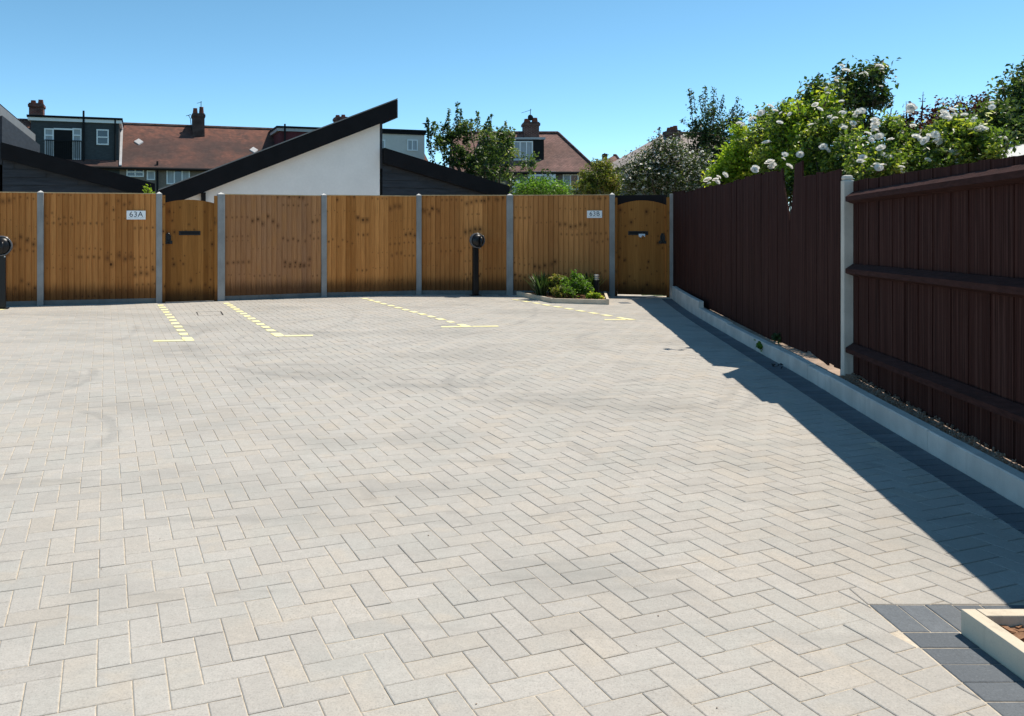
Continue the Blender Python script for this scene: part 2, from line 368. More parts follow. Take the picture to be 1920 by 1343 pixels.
ML_PURP = mat_leaf('purple_leaves', (0.035, 0.010, 0.014), (0.085, 0.025, 0.028), (0.17, 0.05, 0.03))
ML_FERN = mat_leaf('fern_fronds', (0.055, 0.13, 0.02), (0.17, 0.30, 0.05), None, 0.45)
ML_GRASSY = mat_leaf('dark_strap_leaves', (0.012, 0.03, 0.010), (0.035, 0.065, 0.022), (0.12, 0.17, 0.07))
M_PETAL = mat_leaf('white_petals', (0.82, 0.81, 0.77), (0.90, 0.89, 0.85), None, 0.5, 0.1, (1, 1, 1))

# ------------------------------------------------------------------ the setting: ground, paving
def clip_half(poly, nx, ny, d):
    """keep nx*x + ny*y <= d"""
    out = []
    for i in range(len(poly)):
        a, b = poly[i], poly[(i + 1) % len(poly)]
        da = nx * a[0] + ny * a[1] - d; db = nx * b[0] + ny * b[1] - d
        if da <= 0: out.append(a)
        if (da < 0 < db) or (db < 0 < da):
            t = da / (da - db); out.append((a[0] + t * (b[0] - a[0]), a[1] + t * (b[1] - a[1])))
    return out
def area(p):
    return 0.5 * sum(p[i][0] * p[(i + 1) % len(p)][1] - p[(i + 1) % len(p)][0] * p[i][1] for i in range(len(p)))
def inset(poly, d):
    r = list(poly)
    for i in range(len(poly)):
        a, b = poly[i], poly[(i + 1) % len(poly)]
        ex, ey = b[0] - a[0], b[1] - a[1]; l = math.hypot(ex, ey)
        if l < 1e-6: continue
        nx, ny = ey / l, -ex / l
        r = clip_half(r, nx, ny, nx * a[0] + ny * a[1] - d)
        if len(r) < 3: return None
    return r
def clean(p):
    out = []
    for q in p:
        if not out or math.hypot(q[0] - out[-1][0], q[1] - out[-1][1]) > 0.004: out.append(q)
    if len(out) > 2 and math.hypot(out[0][0] - out[-1][0], out[0][1] - out[-1][1]) < 0.004: out.pop()
    return out
GAP, CH, CHZ, BED = 0.0018, 0.0032, 0.0020, -0.0034
def paver_geo(poly, z=0.0, tx=0.0, ty=0.0, ctr=None):
    """chamfered block from a convex outline: verts, faces"""
    if area(poly) < 0: poly = poly[::-1]
    poly = clean(poly)
    if len(poly) < 3 or area(poly) < 0.0006: return None
    a = inset(poly, GAP)
    if a is None: return None
    b = inset(a, CH)
    if b is None or len(b) != len(a): return None
    cx = sum(p[0] for p in poly) / len(poly) if ctr is None else ctr[0]; cy = sum(p[1] for p in poly) / len(poly) if ctr is None else ctr[1]
    n = len(a); hz = lambda p: z + tx * (p[0] - cx) + ty * (p[1] - cy)
    v = [(p[0], p[1], hz(p)) for p in b] + [(p[0], p[1], hz(p) - CHZ) for p in a] + [(p[0], p[1], BED - 0.01) for p in a]
    # match the inset corners to the outer ones
    f = [tuple(range(n))]
    best = min(range(n), key=lambda k: (a[k][0] - b[0][0]) ** 2 + (a[k][1] - b[0][1]) ** 2)
    for i in range(n):
        j = (i + 1) % n; ai, aj = n + (i + best) % n, n + (j + best) % n
        f.append((i, ai, aj, j)); f.append((ai, ai + n, aj + n, aj))
    return v, f

ground_o = MB(); ground_o.quad((-400, -300, -0.06), (500, -300, -0.06), (500, 700, -0.06), (-400, 700, -0.06))
tag(ground_o.build('ground', M_GRASSG), kind='structure')

# kerb line (front foot) and inner line of the charcoal border, read off as ground points
KERB = [(5.02, 15.9), (4.90, 15.44), (4.60, 13.9), (4.38, 12.65), (4.08, 10.73), (3.82, 9.02), (3.67, 7.87), (3.53, 6.98), (3.30, 5.845), (3.21, 5.087), (3.044, 4.10), (2.87, 3.0), (2.70, 1.9), (2.5, 0.5)]
INNER = [(4.80, 15.9), (4.64, 15.1), (4.31, 13.3), (4.05, 11.81), (3.72, 9.63), (3.53, 8.46), (3.37, 7.44), (3.19, 6.344), (3.08, 5.706), (3.02, 5.30), (2.94, 4.65), (2.84, 4.03), (2.66, 3.0), (2.49, 1.9), (2.29, 0.5)]
def interp(line, y):
    pts = sorted(line, key=lambda p: p[1]); return float(np.interp(y, [p[1] for p in pts], [p[0] for p in pts]))
FPOST = [(-10.28, 13.05), (-8.40, 13.68), (-6.53, 14.30), (-4.61, 14.80), (-3.58, 15.18), (-1.757, 15.98), (0.108, 16.52), (1.95, 16.50), (3.95, 16.22), (5.06, 15.95)]
def fence_y(x):
    return float(np.interp(x, [p[0] for p in FPOST], [p[1] for p in FPOST]))

bed = MB()
xs = np.linspace(-13, 5.2, 60)
bed.quad(*([(x, fence_y(x) + 0.25, BED) for x in xs] + [(5.2, -6, BED), (-13, -6, BED)])[::-1])
paving = tag(bed.build('paving', M_SAND), kind='structure')
LX, LY = 1.690, 3.034                                    # charcoal surround of the near planter

TH = math.radians(20.66); MOD = 0.1025
U = (math.cos(TH), math.sin(TH)); V = (-math.sin(TH), math.cos(TH)); O0 = (0.8666, 2.857)
def lat(u, v): return (O0[0] + MOD * (u * U[0] + v * V[0]), O0[1] + MOD * (u * U[1] + v * V[1]))
cells = []
for i in range(-190, 90):
    for j in range(-90, 190):
        k = (i - j) % 4
        if k == 3: r = (i, j, i + 2, j + 1)
        elif k == 1: r = (i, j - 1, i + 1, j + 1)
        else: continue
        c = lat((r[0] + r[2]) / 2, (r[1] + r[3]) / 2)
        if c[1] < 0.9 or c[0] < -11.5 or c[1] > fence_y(c[0]) + 0.25 or c[0] > interp(INNER, c[1]) + 0.2: continue
        if c[0] < -0.62 * c[1] - 1.6 or c[0] > 0.78 * c[1] + 1.2: continue
        cells.append((k, r, c))
def screen_area(poly):
    q = []
    for x, y in poly:
        if y < 0.3: return 0
        q.append((CX + FPX * x / y, HY + FPX * EYE / y))
    cx = sum(p[0] for p in q) / len(q); cy = sum(p[1] for p in q) / len(q)
    if not (-10 < cx < 1930 and cy < 1353): return 0
    return abs(area(q))
pieces = []
for k, r, c in cells:
    poly = [lat(r[0], r[1]), lat(r[2], r[1]), lat(r[2], r[3]), lat(r[0], r[3])]
    full = True; polys = [poly]
    xi = interp(INNER, c[1])
    if c[0] > xi - 0.3:
        y0, y1 = c[1] - 0.15, c[1] + 0.15; x0, x1 = interp(INNER, y0), interp(INNER, y1)
        ex, ey = x1 - x0, y1 - y0; l = math.hypot(ex, ey); nx, ny = ey / l, -ex / l
        q = clip_half(poly, nx, ny, nx * x0 + ny * y0)
        if q != poly: full = False
        polys = [q] if len(q) > 2 else []
    if any(p[0] > LX and p[1] < LY for p in poly):
        full = False; nn = []
        for q in polys:
            a = clip_half(q, 1, 0, LX); b = clip_half(clip_half(q, -1, 0, -LX), 0, -1, -LY) if len(q) > 2 else []
            nn += [w for w in (a, b) if len(w) > 2]
        polys = nn
    for q in polys: pieces.append((k, full, q, c))
pieces = [(screen_area(p[2]), *p) for p in pieces]
pieces.sort(key=lambda p: -p[0])

def add_mesh(name, v, f, m, attr=None):
    me = bpy.data.meshes.new(name); me.from_pydata(v, [], f); me.update(); me.materials.append(m)
    if attr is not None:
        a = me.attributes.new('tone', 'FLOAT', 'FACE'); a.data.foreach_set('value', np.asarray(attr, dtype=np.float32))
    return me
shared = {}
for k, (u1, v1) in ((3, (2, 1)), (1, (1, 2))):
    h = [(-u1 / 2, -v1 / 2), (u1 / 2, -v1 / 2), (u1 / 2, v1 / 2), (-u1 / 2, v1 / 2)]
    p = [(MOD * (a * U[0] + b * V[0]), MOD * (a * U[1] + b * V[1])) for a, b in h]
    v, f = paver_geo(p); shared[k] = add_mesh('paver', v, f, M_PAVER)
NIND = 300
def part_object(name, me, parent, loc=(0, 0, 0), rot=(0, 0, 0)):
    o = bpy.data.objects.new(name, me); C.objects.link(o); o.parent = parent; o.location = loc; o.rotation_euler = rot; return o
sv, sf, sa = [], [], []
for n, (sa_, k, full, poly, c) in enumerate(pieces):
    z = random.gauss(0, 0.0005); tx, ty = random.gauss(0, 0.003), random.gauss(0, 0.003)
    if n < NIND:
        if full: part_object('paver', shared[k], paving, (c[0], c[1], z), (ty, -tx, 0))
        else:
            g = paver_geo([(p[0] - c[0], p[1] - c[1]) for p in poly])
            if g: part_object('paver', add_mesh('cut_paver', g[0], g[1], M_PAVER), paving, (c[0], c[1], z))
        continue
    g = paver_geo(poly, z, tx, ty)
    if g is None: continue
    b = len(sv); sv += g[0]; sf += [tuple(b + i for i in f) for f in g[1]]; sa += [random.random()] * len(g[1])
tag(part_object('paver_field', add_mesh('paver_field', sv, sf, M_PAVER, sa), paving), 'rows of cream herringbone blocks running back to the timber fence', kind='stuff')

# charcoal border along the kerb: blocks laid across the edge
def resample(line, step):
    pts = [Vector((x, y)) for x, y in line]; d = [0.0]
    for a, b in zip(pts, pts[1:]): d.append(d[-1] + (b - a).length)
    n = int(d[-1] / step); out = []
    for i in range(n + 1):
        s = i * step
        out.append((float(np.interp(s, d, [p.x for p in pts])), float(np.interp(s, d, [p.y for p in pts]))))
    return out
def smooth_line(line, y0, y1, n=120):
    ys = np.linspace(y0, y1, n); x = np.array([interp(line, y) for y in ys])
    for _ in range(60): x[1:-1] = 0.25 * x[:-2] + 0.5 * x[1:-1] + 0.25 * x[2:]
    return list(zip(x, ys))
KS = smooth_line(KERB, 15.6, 0.6); IS_ = smooth_line(INNER, 15.6, 0.6)
step = 0.1025
ip = resample(IS_, step)
for a, b in zip(ip, ip[1:]):
    ka = (interp(KS, a[1] + 0.03), a[1] + 0.03); kb = (interp(KS, b[1] + 0.03), b[1] + 0.03)
    ref = ((a[0] + kb[0]) / 2, (a[1] + kb[1]) / 2)
    g = paver_geo([(p[0] - ref[0], p[1] - ref[1]) for p in (a, ka, kb, b)])
    if g: part_object('border_paver', add_mesh('border_paver', g[0], g[1], M_CHAR), paving, (ref[0], ref[1], random.gauss(0, 0.0006)), (random.gauss(0, 0.003), random.gauss(0, 0.003), 0))
def bp(x0, y0, x1, y1):
    ref = ((x0 + x1) / 2, (y0 + y1) / 2)
    g = paver_geo([(x0 - ref[0], y0 - ref[1]), (x1 - ref[0], y0 - ref[1]), (x1 - ref[0], y1 - ref[1]), (x0 - ref[0], y1 - ref[1])])
    part_object('border_paver', add_mesh('border_paver', g[0], g[1], M_CHAR), paving, (ref[0], ref[1], random.gauss(0, 0.0006)), (random.gauss(0, 0.003), random.gauss(0, 0.003), 0))
x = LX + 0.003
while x < 2.62: bp(x, LY - 0.205, x + 0.1025, LY - 0.002); x += 0.1025
y = LY - 0.2075
while y > 1.0: bp(LX + 0.003, y - 0.1025, LX + 0.203, y); y -= 0.1025
for i in range(9): bp(0.98 + 0.1025 * i, fence_y(1.0) - 0.26, 0.98 + 0.1025 * (i + 1) - 0.002, fence_y(1.0) - 0.06)
bp(3.72, 14.62, 3.92, 14.90)

# yellow bay markings: each painted dash is a part of its line
def strip(a, b, w):
    a, b = Vector(a), Vector(b); d = (b - a).normalized(); nrm = Vector((-d.y, d.x)) * w / 2
    m = MB(); pts = []
    for p, sgn in ((a, 1), (a, -1), (b, -1), (b, 1)):
        q = p + nrm * sgn + Vector((random.gauss(0, .006), random.gauss(0, .006))); pts.append((q.x, q.y, 0.0030))
    m.prism(pts, (0, 0, 0.0012)); return m
def bay_line(label, start, end, n, feet, skip=0, solid=0.42):
    s, e = Vector(start), Vector(end); d = (e - s); L = d.length; d.normalize()
    t = thing('parking_bay_line', label, 'road marking', (s.x, s.y, 0.003), 'yellow bay markings')
    run = L - solid
    for i in range(skip, n):
        p = s + d * (run * (i + 0.1) / n); strip(p, p + d * 0.205, 0.105).build('dash', M_YELLOW, t)
    strip(e - d * (solid - 0.08), e, 0.12).build('end_dash', M_YELLOW, t)
    for sg, ln in feet:
        w = Vector((AX[0] * 0.98, AX[1] * 0.30)).normalized() * sg
        p = e + w * 0.064 - d * 0.05
        strip(p, p + w * ln, 0.10).build('foot_dash', M_YELLOW, t)
D = Vector((1.74, -4.48)).normalized()
bay_line('yellow dashed bay line below gate 63A, its foot pointing left', ground(300, 571.5), ground(355, 640), 11, [(-1, 0.36)])
bay_line('yellow dashed bay line right of gate 63A, its foot pointing right', ground(423, 568), ground(526, 631.5), 12, [(1, 0.36)])
bay_line('yellow dashed bay line with a foot to both sides, mid courtyard', ground(680, 559.3), ground(880, 613.6), 12, [(-1, 0.3), (1, 0.36)])
bay_line('yellow dashed bay line passing in front of the small planting bed', ground(962, 561.5), ground(1186, 600.2), 9, [(-1, 0.34)])
e0 = Vector(ground(11, 580)); bay_line('yellow dashed bay line beside the leftmost charging post', e0, e0 + Vector((-0.36, -0.93)) * 4.6, 11, [(1, 0.36)])
# recessed inspection cover edge
t = thing('inspection_cover', 'recessed metal cover frame in the paving below gate 63A', 'manhole cover', (*ground(390, 589), 0.0))
c0 = ground(372, 592.5); c1 = ground(418, 591); ux = (Vector(c1) - Vector(c0)); ul = ux.length; ux.normalize(); uy = Vector((-ux.y, ux.x))
for a, b in ((Vector(c0), Vector(c1)), (Vector(c0), Vector(c0) + uy * 0.55), (Vector(c1), Vector(c1) + uy * 0.55), (Vector(c0) + uy * 0.55, Vector(c1) + uy * 0.55)):
    m = strip(a, b, 0.008); m.build('frame_bar', M_BLACKM, t)

gm = MB()
for q in range(70):
    y = 2.2 + 11 * random.random() ** 1.6; x = random.uniform(-0.5 * y, min(0.55 * y, interp(INNER, y) - 0.05)); s_ = random.uniform(0.001, 0.003); a = random.uniform(0, 6.28)
    gm.prism([(x + s_ * math.cos(a + k * 2.1) * random.uniform(.6, 1.6), y + s_ * math.sin(a + k * 2.1) * random.uniform(.6, 1.6), 0.001) for k in range(3)], (0, 0, s_))
tag(gm.build('grit', M_DIRT), 'scattered dark grit and seeds on the cream paving', 'grit', kind='stuff')

# ------------------------------------------------------------------ kerb wall
kb = thing('kerb_wall', 'low pale concrete kerb curving along the foot of the dark brown fence', 'kerb', (3.5, 7.0, 0))
cuts = [15.55, 12.45, 10.55, 8.62, 7.45, 6.95, 5.08, 3.9, 2.9, 1.7]
for a, b in zip(cuts, cuts[1:]):
    hgt = 0.245 if a > 15 else 0.138 + random.uniform(-0.008, 0.008)
    n = max(2, int((a - b) / 0.25)); ys = np.linspace(a - 0.002, b + 0.002, n + 1); m = MB(); wdt = 0.075
    prof = []
    for y in ys:
        x = interp(KS, y); sl = (interp(KS, y + 0.1) - interp(KS, y - 0.1)) / 0.2
        nx, ny = 1 / math.hypot(1, sl), -sl / math.hypot(1, sl)
        prof.append([(x, y, -0.03), (x, y, hgt - 0.008), (x + nx * 0.008, y + ny * 0.008, hgt), (x + nx * wdt, y + ny * wdt, hgt), (x + nx * wdt, y + ny * wdt, -0.03)])
    base = 0
    for p in prof: m.v += p
    for i in range(len(prof) - 1):
        for q in range(4):
            m.f.append((i * 5 + q, i * 5 + q + 1, i * 5 + 6 + q, i * 5 + 5 + q))
    m.f.append((4, 3, 2, 1, 0)); e = (len(prof) - 1) * 5; m.f.append((e, e + 1, e + 2, e + 3, e + 4))
    m.build('kerb_block', M_KERB, kb)

# unseen pale patio behind the timber fence, added to bounce sun onto the gable
pm_ = MB(); xs = np.linspace(-12, 4.6, 40)
pm_.quad(*([(x, fence_y(x) + 0.3, -0.012) for x in xs] + [(5.5, 23.5, -0.012), (-13, 23.0, -0.012)]))
tag(pm_.build('bounce_patio', plain('pale_bounce_patio', (0.52, 0.47, 0.40), 0.9, 0.1, 3)), kind='structure')
# fill of soil behind kerb and sunny garden behind the brown fence
def f1x(y): return 2.515 + 0.158 * y
def f2x(y): return 2.329 + 0.19 * y
sm = MB(); ys = np.linspace(0.6, 15.5, 50)
for y0, y1 in zip(ys, ys[1:]):
    xa0, xa1 = interp(KS, y0) + 0.07, interp(KS, y1) + 0.07
    sm.quad((xa0, y0, 0.118), (14, y0, 0.15), (14, y1, 0.15), (xa1, y1, 0.118))
tag(sm.build('garden_soil', M_DIRT), kind='structure')
gm = MB()
for y in np.arange(3.2, 6.9, 0.012):
    for _ in range(3):
        x = interp(KS, y) + random.uniform(0.085, 0.26); s = random.uniform(0.004, 0.014); z = 0.122 + max(0, (x - interp(KS, y) - 0.08)) * 0.25
        gm.prism([(x - s, y - s, z - 0.004), (x + s, y - s * .6, z - 0.004), (x, y + s, z - 0.004)], (0, 0, s * 1.2))
tag(gm.build('soil_crumbs', M_DIRT), 'crumbly dry soil heaped between kerb and brown fence', 'soil', kind='stuff')
# ------------------------------------------------------------------ dark brown fences on the right
def board_obj(name, poly_tz, origin, along, thick, m, parent, grp=0.0, tint=0.0, yaw=0.0):
    """board from an outline (along, z) extruded across; own origin so that its grain runs in local space"""
    a = Vector((along[0], along[1], 0)).normalized(); b = Vector((-a.y, a.x, 0))
    mb = MB(); mb.prism([(tt, 0, z) for tt, z in poly_tz], (0, thick, 0))
    me = bpy.data.meshes.new(name); me.from_pydata(mb.v, [], mb.f); me.update(); me.materials.append(m)
    o = bpy.data.objects.new(name, me); C.objects.link(o); o.parent = parent; o.location = Vector(origin) - wloc(parent)
    o.rotation_euler = (0, 0, math.atan2(a.y, a.x) + yaw); o['grp'] = grp; o['tint'] = tint
    return o
fence1 = thing('brown_fence', 'tall dark brown board fence with a broken V notch near gate 63B', 'fence', (3.72, 7.0, 0.1), 'dark brown fences on the right')
dirv = Vector((0.158, 1.0)).normalized()
kf = math.hypot(0.158, 1.0)
y = 6.985; i = 0
while y < 15.83:
    w = random.uniform(0.125, 0.165)
    if y < 8.0 < y + w + 0.03: w = 8.0 - y
    y1 = min(y + w, 15.88)
    zb = 0.115 if y > 8.9 else (0.150 + 0.05 * random.random() if y > 8.2 else 0.165 + random.uniform(-0.02, 0.05))
    if 9.0 < y < 12.4: zb = 0.13
    if y < 7.99:
        zt = 1.885 + random.uniform(-0.012, 0.008); outl = [(0, zb), (w * kf + .012, zb + random.uniform(-.02, .02)), (w * kf + .012, zt + random.uniform(-.012, .012)), (0, zt)]
    elif abs(y - 8.0) < 1e-6:
        w = 0.40; y1 = 8.40
        outl = [(0, 0.17), (0.40 * kf, 0.16), (0.40 * kf, 1.46), (0.355 * kf, 1.60), (0.27 * kf, 1.84), (0.245 * kf, 2.02), (0.01, 2.04)]
    elif y < 8.41:
        w = 0.32; y1 = 8.72
        outl = [(0.004, 0.16), (0.325, 0.16), (0.325, 1.99), (0.27, 2.015), (0.20, 1.80), (0.085, 1.60), (0.004, 1.46)]
    else:
        base_t = 2.0 + 0.012 * math.sin(y * 2.1) + (0.03 if y > 14.6 else 0)
        zt = base_t + random.uniform(-0.016, 0.010); outl = [(0, zb), (w * kf + .014, zb), (w * kf + .014, zt + random.uniform(-.008, .008)), (0, zt)]
    rec = random.uniform(0, 0.003) + (0.003 if i % 2 else 0.0)
    board_obj('fence_board', [(a, b - 0.1) for a, b in outl], (f1x(y) + 0.03 + rec, y, 0.1), dirv, -0.016, M_BROWN, fence1, grp=random.random() * 20)
    for gy in (8.92, 9.34):
        if y <= gy < y1:
            y1 += 0.020; bo = board_obj('fence_board', [(0, 0.04), (0.12, 0.04), (0.12, 1.88), (0, 1.88)], (f1x(y1) + 0.052, y1 - 0.07, 0.1), dirv, -0.012, M_BROWN, fence1, grp=random.random() * 20)
    y = y1; i += 1
m = MB()
for z in (0.45, 1.05, 1.42):
    m.prism([(f1x(7.0) + 0.055, 7.0, z), (f1x(15.5) + 0.055, 15.5, z), (f1x(15.5) + 0.055, 15.5, z + 0.08), (f1x(7.0) + 0.055, 7.0, z + 0.08)], (0.05, 0, 0))
m.build('rail', M_BROWN, fence1)

fence2 = thing('brown_fence', 'dark brown fence nearest the camera with three horizontal rails and a concrete post', 'fence', (3.66, 6.9, 0.1), 'dark brown fences on the right')
dv2 = Vector((0.19, 1.0)).normalized(); k2 = math.hypot(0.19, 1.0)
y = 1.6; i = 0
while y < 6.90:
    w = min(random.uniform(0.10, 0.135), 6.93 - y)
    zt = 1.782 + random.uniform(-0.004, 0.004)
    board_obj('fence_board', [(0, 0.03), (w * k2 + 0.012, 0.03), (w * k2 + 0.012, zt - 0.1 + random.uniform(-.004, .004)), (0, zt - 0.1)], (f2x(y) + 0.075 + (0.005 if i % 2 else 0), y, 0.1), dv2, -0.016, M_BROWN, fence2, grp=random.random() * 20)
    y += w; i += 1
for z in (0.335, 1.0, 1.605):
    m = MB(); N = 14; ys = np.linspace(1.6, 6.86, N + 1)
    for q in range(N):
        ya, yb = ys[q], ys[q + 1]; za = z + 0.017 * (6.9 - ya) + random.uniform(-.002, .002); zb_ = z + 0.017 * (6.9 - yb)
        za = z + 0.017 * (6.9 - ya)
        sec = lambda yy, zz: [(f2x(yy), yy, zz + 0.004), (f2x(yy), yy, zz + 0.042), (f2x(yy) + 0.062, yy, zz + 0.082), (f2x(yy) + 0.062, yy, zz - 0.018)]
        b = len(m.v); m.v += sec(ya, za) + sec(yb, zb_)
        for s_ in range(4): m.f.append((b + s_, b + 4 + s_, b + 4 + (s_ + 1) % 4, b + (s_ + 1) % 4))
        if q == 0: m.f.append((b + 3, b + 2, b + 1, b))
        if q == N - 1: m.f.append((b + 4, b + 5, b + 6, b + 7))
    o = m.build('rail', M_RAIL, fence2)
m = MB(); pc = (f2x(6.95) + 0.045, 6.95)
m.box((pc[0], pc[1], 0.05), 0.085, 0.1, 1.74, (1, -0.19)); b = len(m.v)
po = m.build('post', M_POST2, fence2, bevel=0.008)
m = MB(); m.box((pc[0], pc[1], 1.788), 0.078, 0.09, 0.045, (1, -0.19)); m.build('post_top', M_POST2, fence2, bevel=0.02)

# ------------------------------------------------------------------ timber fence at the back
TOP = [1.965, 1.968, 1.970, 1.968, 1.972, 1.985, 2.0, 2.0, 2.005, 2.015]
post_w = 0.105
def build_run(name, label, idx, tints):
    """posts idx[0]..idx[-1] with panels between"""
    t = thing(name, label, 'fence', (*FPOST[idx[0]], 0), 'golden timber fence along the back')
    for i in idx:
        x, y = FPOST[i]; a = (Vector(FPOST[min(i + 1, 9)]) - Vector(FPOST[max(i - 1, 0)])).normalized()
        w = 0.135 if i in (4, 7) else post_w
        m = MB(); m.box((x, y, -0.02), w, 0.11, TOP[i] + 0.03, a); p = m.build('post', M_POST, t, bevel=0.006)
        nn = Vector((-a.y, a.x, 0)); a3 = Vector((a.x, a.y, 0)); zc = TOP[i] + 0.0105
        cap = MB(); bs = [Vector((x, y, zc)) + a3 * sx * (w / 2 - 0.004) + nn * sy * 0.051 for sx, sy in ((-1, -1), (1, -1), (1, 1), (-1, 1))]
        tp = Vector((x, y, zc + 0.035)); b = len(cap.v); cap.v += [tuple(q) for q in bs] + [tuple(tp)]
        for q in range(4): cap.f.append((q, (q + 1) % 4, 4))
        cap.f.append((3, 2, 1, 0)); o = cap.build('post_cap', M_CAPC, t)
    for n, (i, j) in enumerate(zip(idx, idx[1:])):
        A, B = Vector(FPOST[i]), Vector(FPOST[j]); d = (B - A); L = d.length; d.normalize(); nrm = Vector((d.y, -d.x))   # nrm faces the camera
        wa = 0.0675 if i in (4, 7) else 0.0525; wb = 0.0675 if j in (4, 7) else 0.0525
        c0 = A + d * wa; L2 = L - wa - wb; zt = min(TOP[i], TOP[j])
        g = MB(); g.box((*(c0 + d * L2 / 2 - nrm * 0.012), -0.02), L2, 0.04, 0.105, d); g.build('gravel_board', M_GRAVEL, t)
        pm = MB(); slope = (TOP[j] - TOP[i])
        pm.box((*(c0 + d * L2 / 2 - nrm * 0.010), zt + 0.001), L2, 0.052, 0.016, d)
        for z in (0.3, 1.0, 1.75): pm.box((*(c0 + d * L2 / 2 - nrm * 0.042), z), L2, 0.03, 0.06, d)
        pan = pm.build('panel', M_CAP, t)
        nb = int(round(L2 / 0.098)); bw = L2 / nb; sec = [(-bw / 2 - 0.012, 0), (bw / 2, 0)]
        # featheredge section: thick leading edge over the thin edge of its neighbour
        me_v = []; hz = zt - 0.085
        v = [(-bw / 2 - 0.010, 0.006, 0), (bw / 2 - 0.004, -0.016, 0), (bw / 2, 0.006, 0), (-bw / 2 - 0.010, 0.009, 0)]
        v = v + [(a_, b_, hz) for a_, b_, _ in v]
        f = [(3, 2, 1, 0), (4, 5, 6, 7), (0, 1, 5, 4), (1, 2, 6, 5), (2, 3, 7, 6), (3, 0, 4, 7)]
        me = bpy.data.meshes.new('board'); me.from_pydata(v, [], f); me.update(); me.materials.append(M_WOOD)
        grp = random.random() * 20; left = random.randint(3, 6)
        for q in range(nb):
            if left == 0: grp = random.random() * 20; left = random.choice((3, 4, 5, 5, 6))
            left -= 1
            p = c0 + d * (bw * (q + 0.5)); o = bpy.data.objects.new('board', me); C.objects.link(o); o.parent = pan
            o.location = Vector((p.x, p.y, 0.085)) - wloc(pan); o.rotation_euler = (random.gauss(0, .0012), 0, math.atan2(d.y, d.x) + random.gauss(0, .006))
            o['grp'] = grp + random.gauss(0, .004); o['tint'] = tints[n] * random.uniform(0.75, 1.0)
    return t
build_run('timber_fence', 'golden board fence on the far left, up to the gate of 63A', [0, 1, 2, 3], [0.1, 0.1, 0.12])
build_run('timber_fence', 'golden board fence between the two arched gates, behind the planting bed', [4, 5, 6, 7, 8], [0.78, 0.02, 0.15, 0.25])
m = MB(); m.box((FPOST[9][0], FPOST[9][1], -0.02), 0.1, 0.11, 2.04, (0.97, -0.24))
gp = m.build('concrete_post', M_POST, origin=(FPOST[9][0], FPOST[9][1], 0), bevel=0.006)
tag(gp, 'slim concrete post between gate 63B and the brown fence', 'post')

# gates
def gate(label, i, j, zc, ze, recess, latch_side, letter, foot=0.045):
    A, B = Vector(FPOST[i]), Vector(FPOST[j]); d = (B - A); L = d.length; d.normalize(); nrm = Vector((d.y, -d.x))
    wa = 0.0675 if i in (4, 7) else 0.0525; wb = 0.0675 if j in (4, 7) else 0.0525
    t = thing('arched_gate', label, 'gate', (A.x, A.y, 0), 'arched timber gates')
    zt = 1.95; fw = 0.05
    for s0, s1 in ((wa, wa + fw), (L - wb - fw, L - wb)):
        c = A + d * (s0 + s1) / 2 - nrm * 0.02
        o = board_obj('gate_post', [(-fw / 2 - 0.006, 0), (fw / 2 + 0.001, 0), (fw / 2 + 0.001, zt), (-fw / 2 - 0.006, zt)], (c.x, c.y, 0.0), d, -0.07, M_GATE, t, grp=random.random() * 20)
    g0, g1 = wa + fw + 0.003, L - wb - fw - 0.003; n = 9; bw = (g1 - g0) / n
    def arch(s): u = (s - (g0 + g1) / 2) / ((g1 - g0) / 2); return ze + (zc - ze) * (1 - u * u)
    for q in range(n):
        s0, s1 = g0 + q * bw - 0.001, g0 + (q + 1) * bw + 0.001; c = A + d * (s0 + s1) / 2 - nrm * (recess + 0.0025 * (q % 2)); h = (s1 - s0) / 2; mid = (s0 + s1) / 2
        o = board_obj('board', [(-h, foot), (h, foot), (h, arch(s1)), (0, arch(mid)), (-h, arch(s0))], (c.x, c.y, 0.0), d, 0.018, M_GATE, t, grp=random.random() * 20)
    c = A + d * (g0 + g1) / 2 - nrm * (recess - 0.006)
    ms = MB(); lc = A + d * letter - nrm * (recess - 0.001); zl = 1.41 - 15 * lc.y / FPX
    ms.box((lc.x, lc.y, zl - 0.042), 0.385 if i == 3 else 0.38, 0.02, 0.078, d); lp = ms.build('letter_plate', M_BLACK, t, bevel=0.004)
    ms = MB(); ms.box((*(lc + nrm * 0.011), zl - 0.022), 0.33, 0.006, 0.045, d); ms.build('flap', M_BLACKM, lp)
    s = g0 + 0.055 if latch_side < 0 else g1 - 0.075
    hc = A + d * s - nrm * (recess - 0.022); zl = 1.41 - 27 * hc.y / FPX; d3 = Vector((d.x, d.y, 0)); n3 = Vector((nrm.x, nrm.y, 0)); h3 = Vector((hc.x, hc.y, zl))
    ms = MB(); ms.tube([h3 + d3 * 0.045 * math.sin(a) * 0.8 + Vector((0, 0, 0.075 * math.cos(a) + 0.03)) + n3 * 0.02 for a in np.linspace(0, 2 * math.pi, 17)], [0.013] * 17, 6)
    ms.box((hc.x, hc.y, zl - 0.085), 0.14, 0.02, 0.06, d); ms.box((hc.x, hc.y, zl - 0.08), 0.045, 0.02, 0.2, d)
    ms.build('ring_latch', M_BLACK, t)
    ms = MB()
    for z in (0.25, 1.5):
        e0_, e1_ = A + d * (g0 + 0.02) - nrm * (recess + 0.035), A + d * (g1 - 0.02) - nrm * (recess + 0.035)
        mid = (e0_ + e1_) / 2; ms.box((mid.x, mid.y, z), (e1_ - e0_).length, 0.03, 0.09, d)
    ms.build('ledge', M_GATE, t)
    return t, A, d, nrm, lc
gate('arched golden timber gate next to the 63A sign', 3, 4, 1.875, 1.815, 0.05, -1, 0.54, 0.004)
gt, A, d, nrm, lc = gate('arched timber gate next to the brown fence, white paper in its letter plate', 8, 9, 1.895, 1.80, 0.04, 1, 0.50, 0.03)
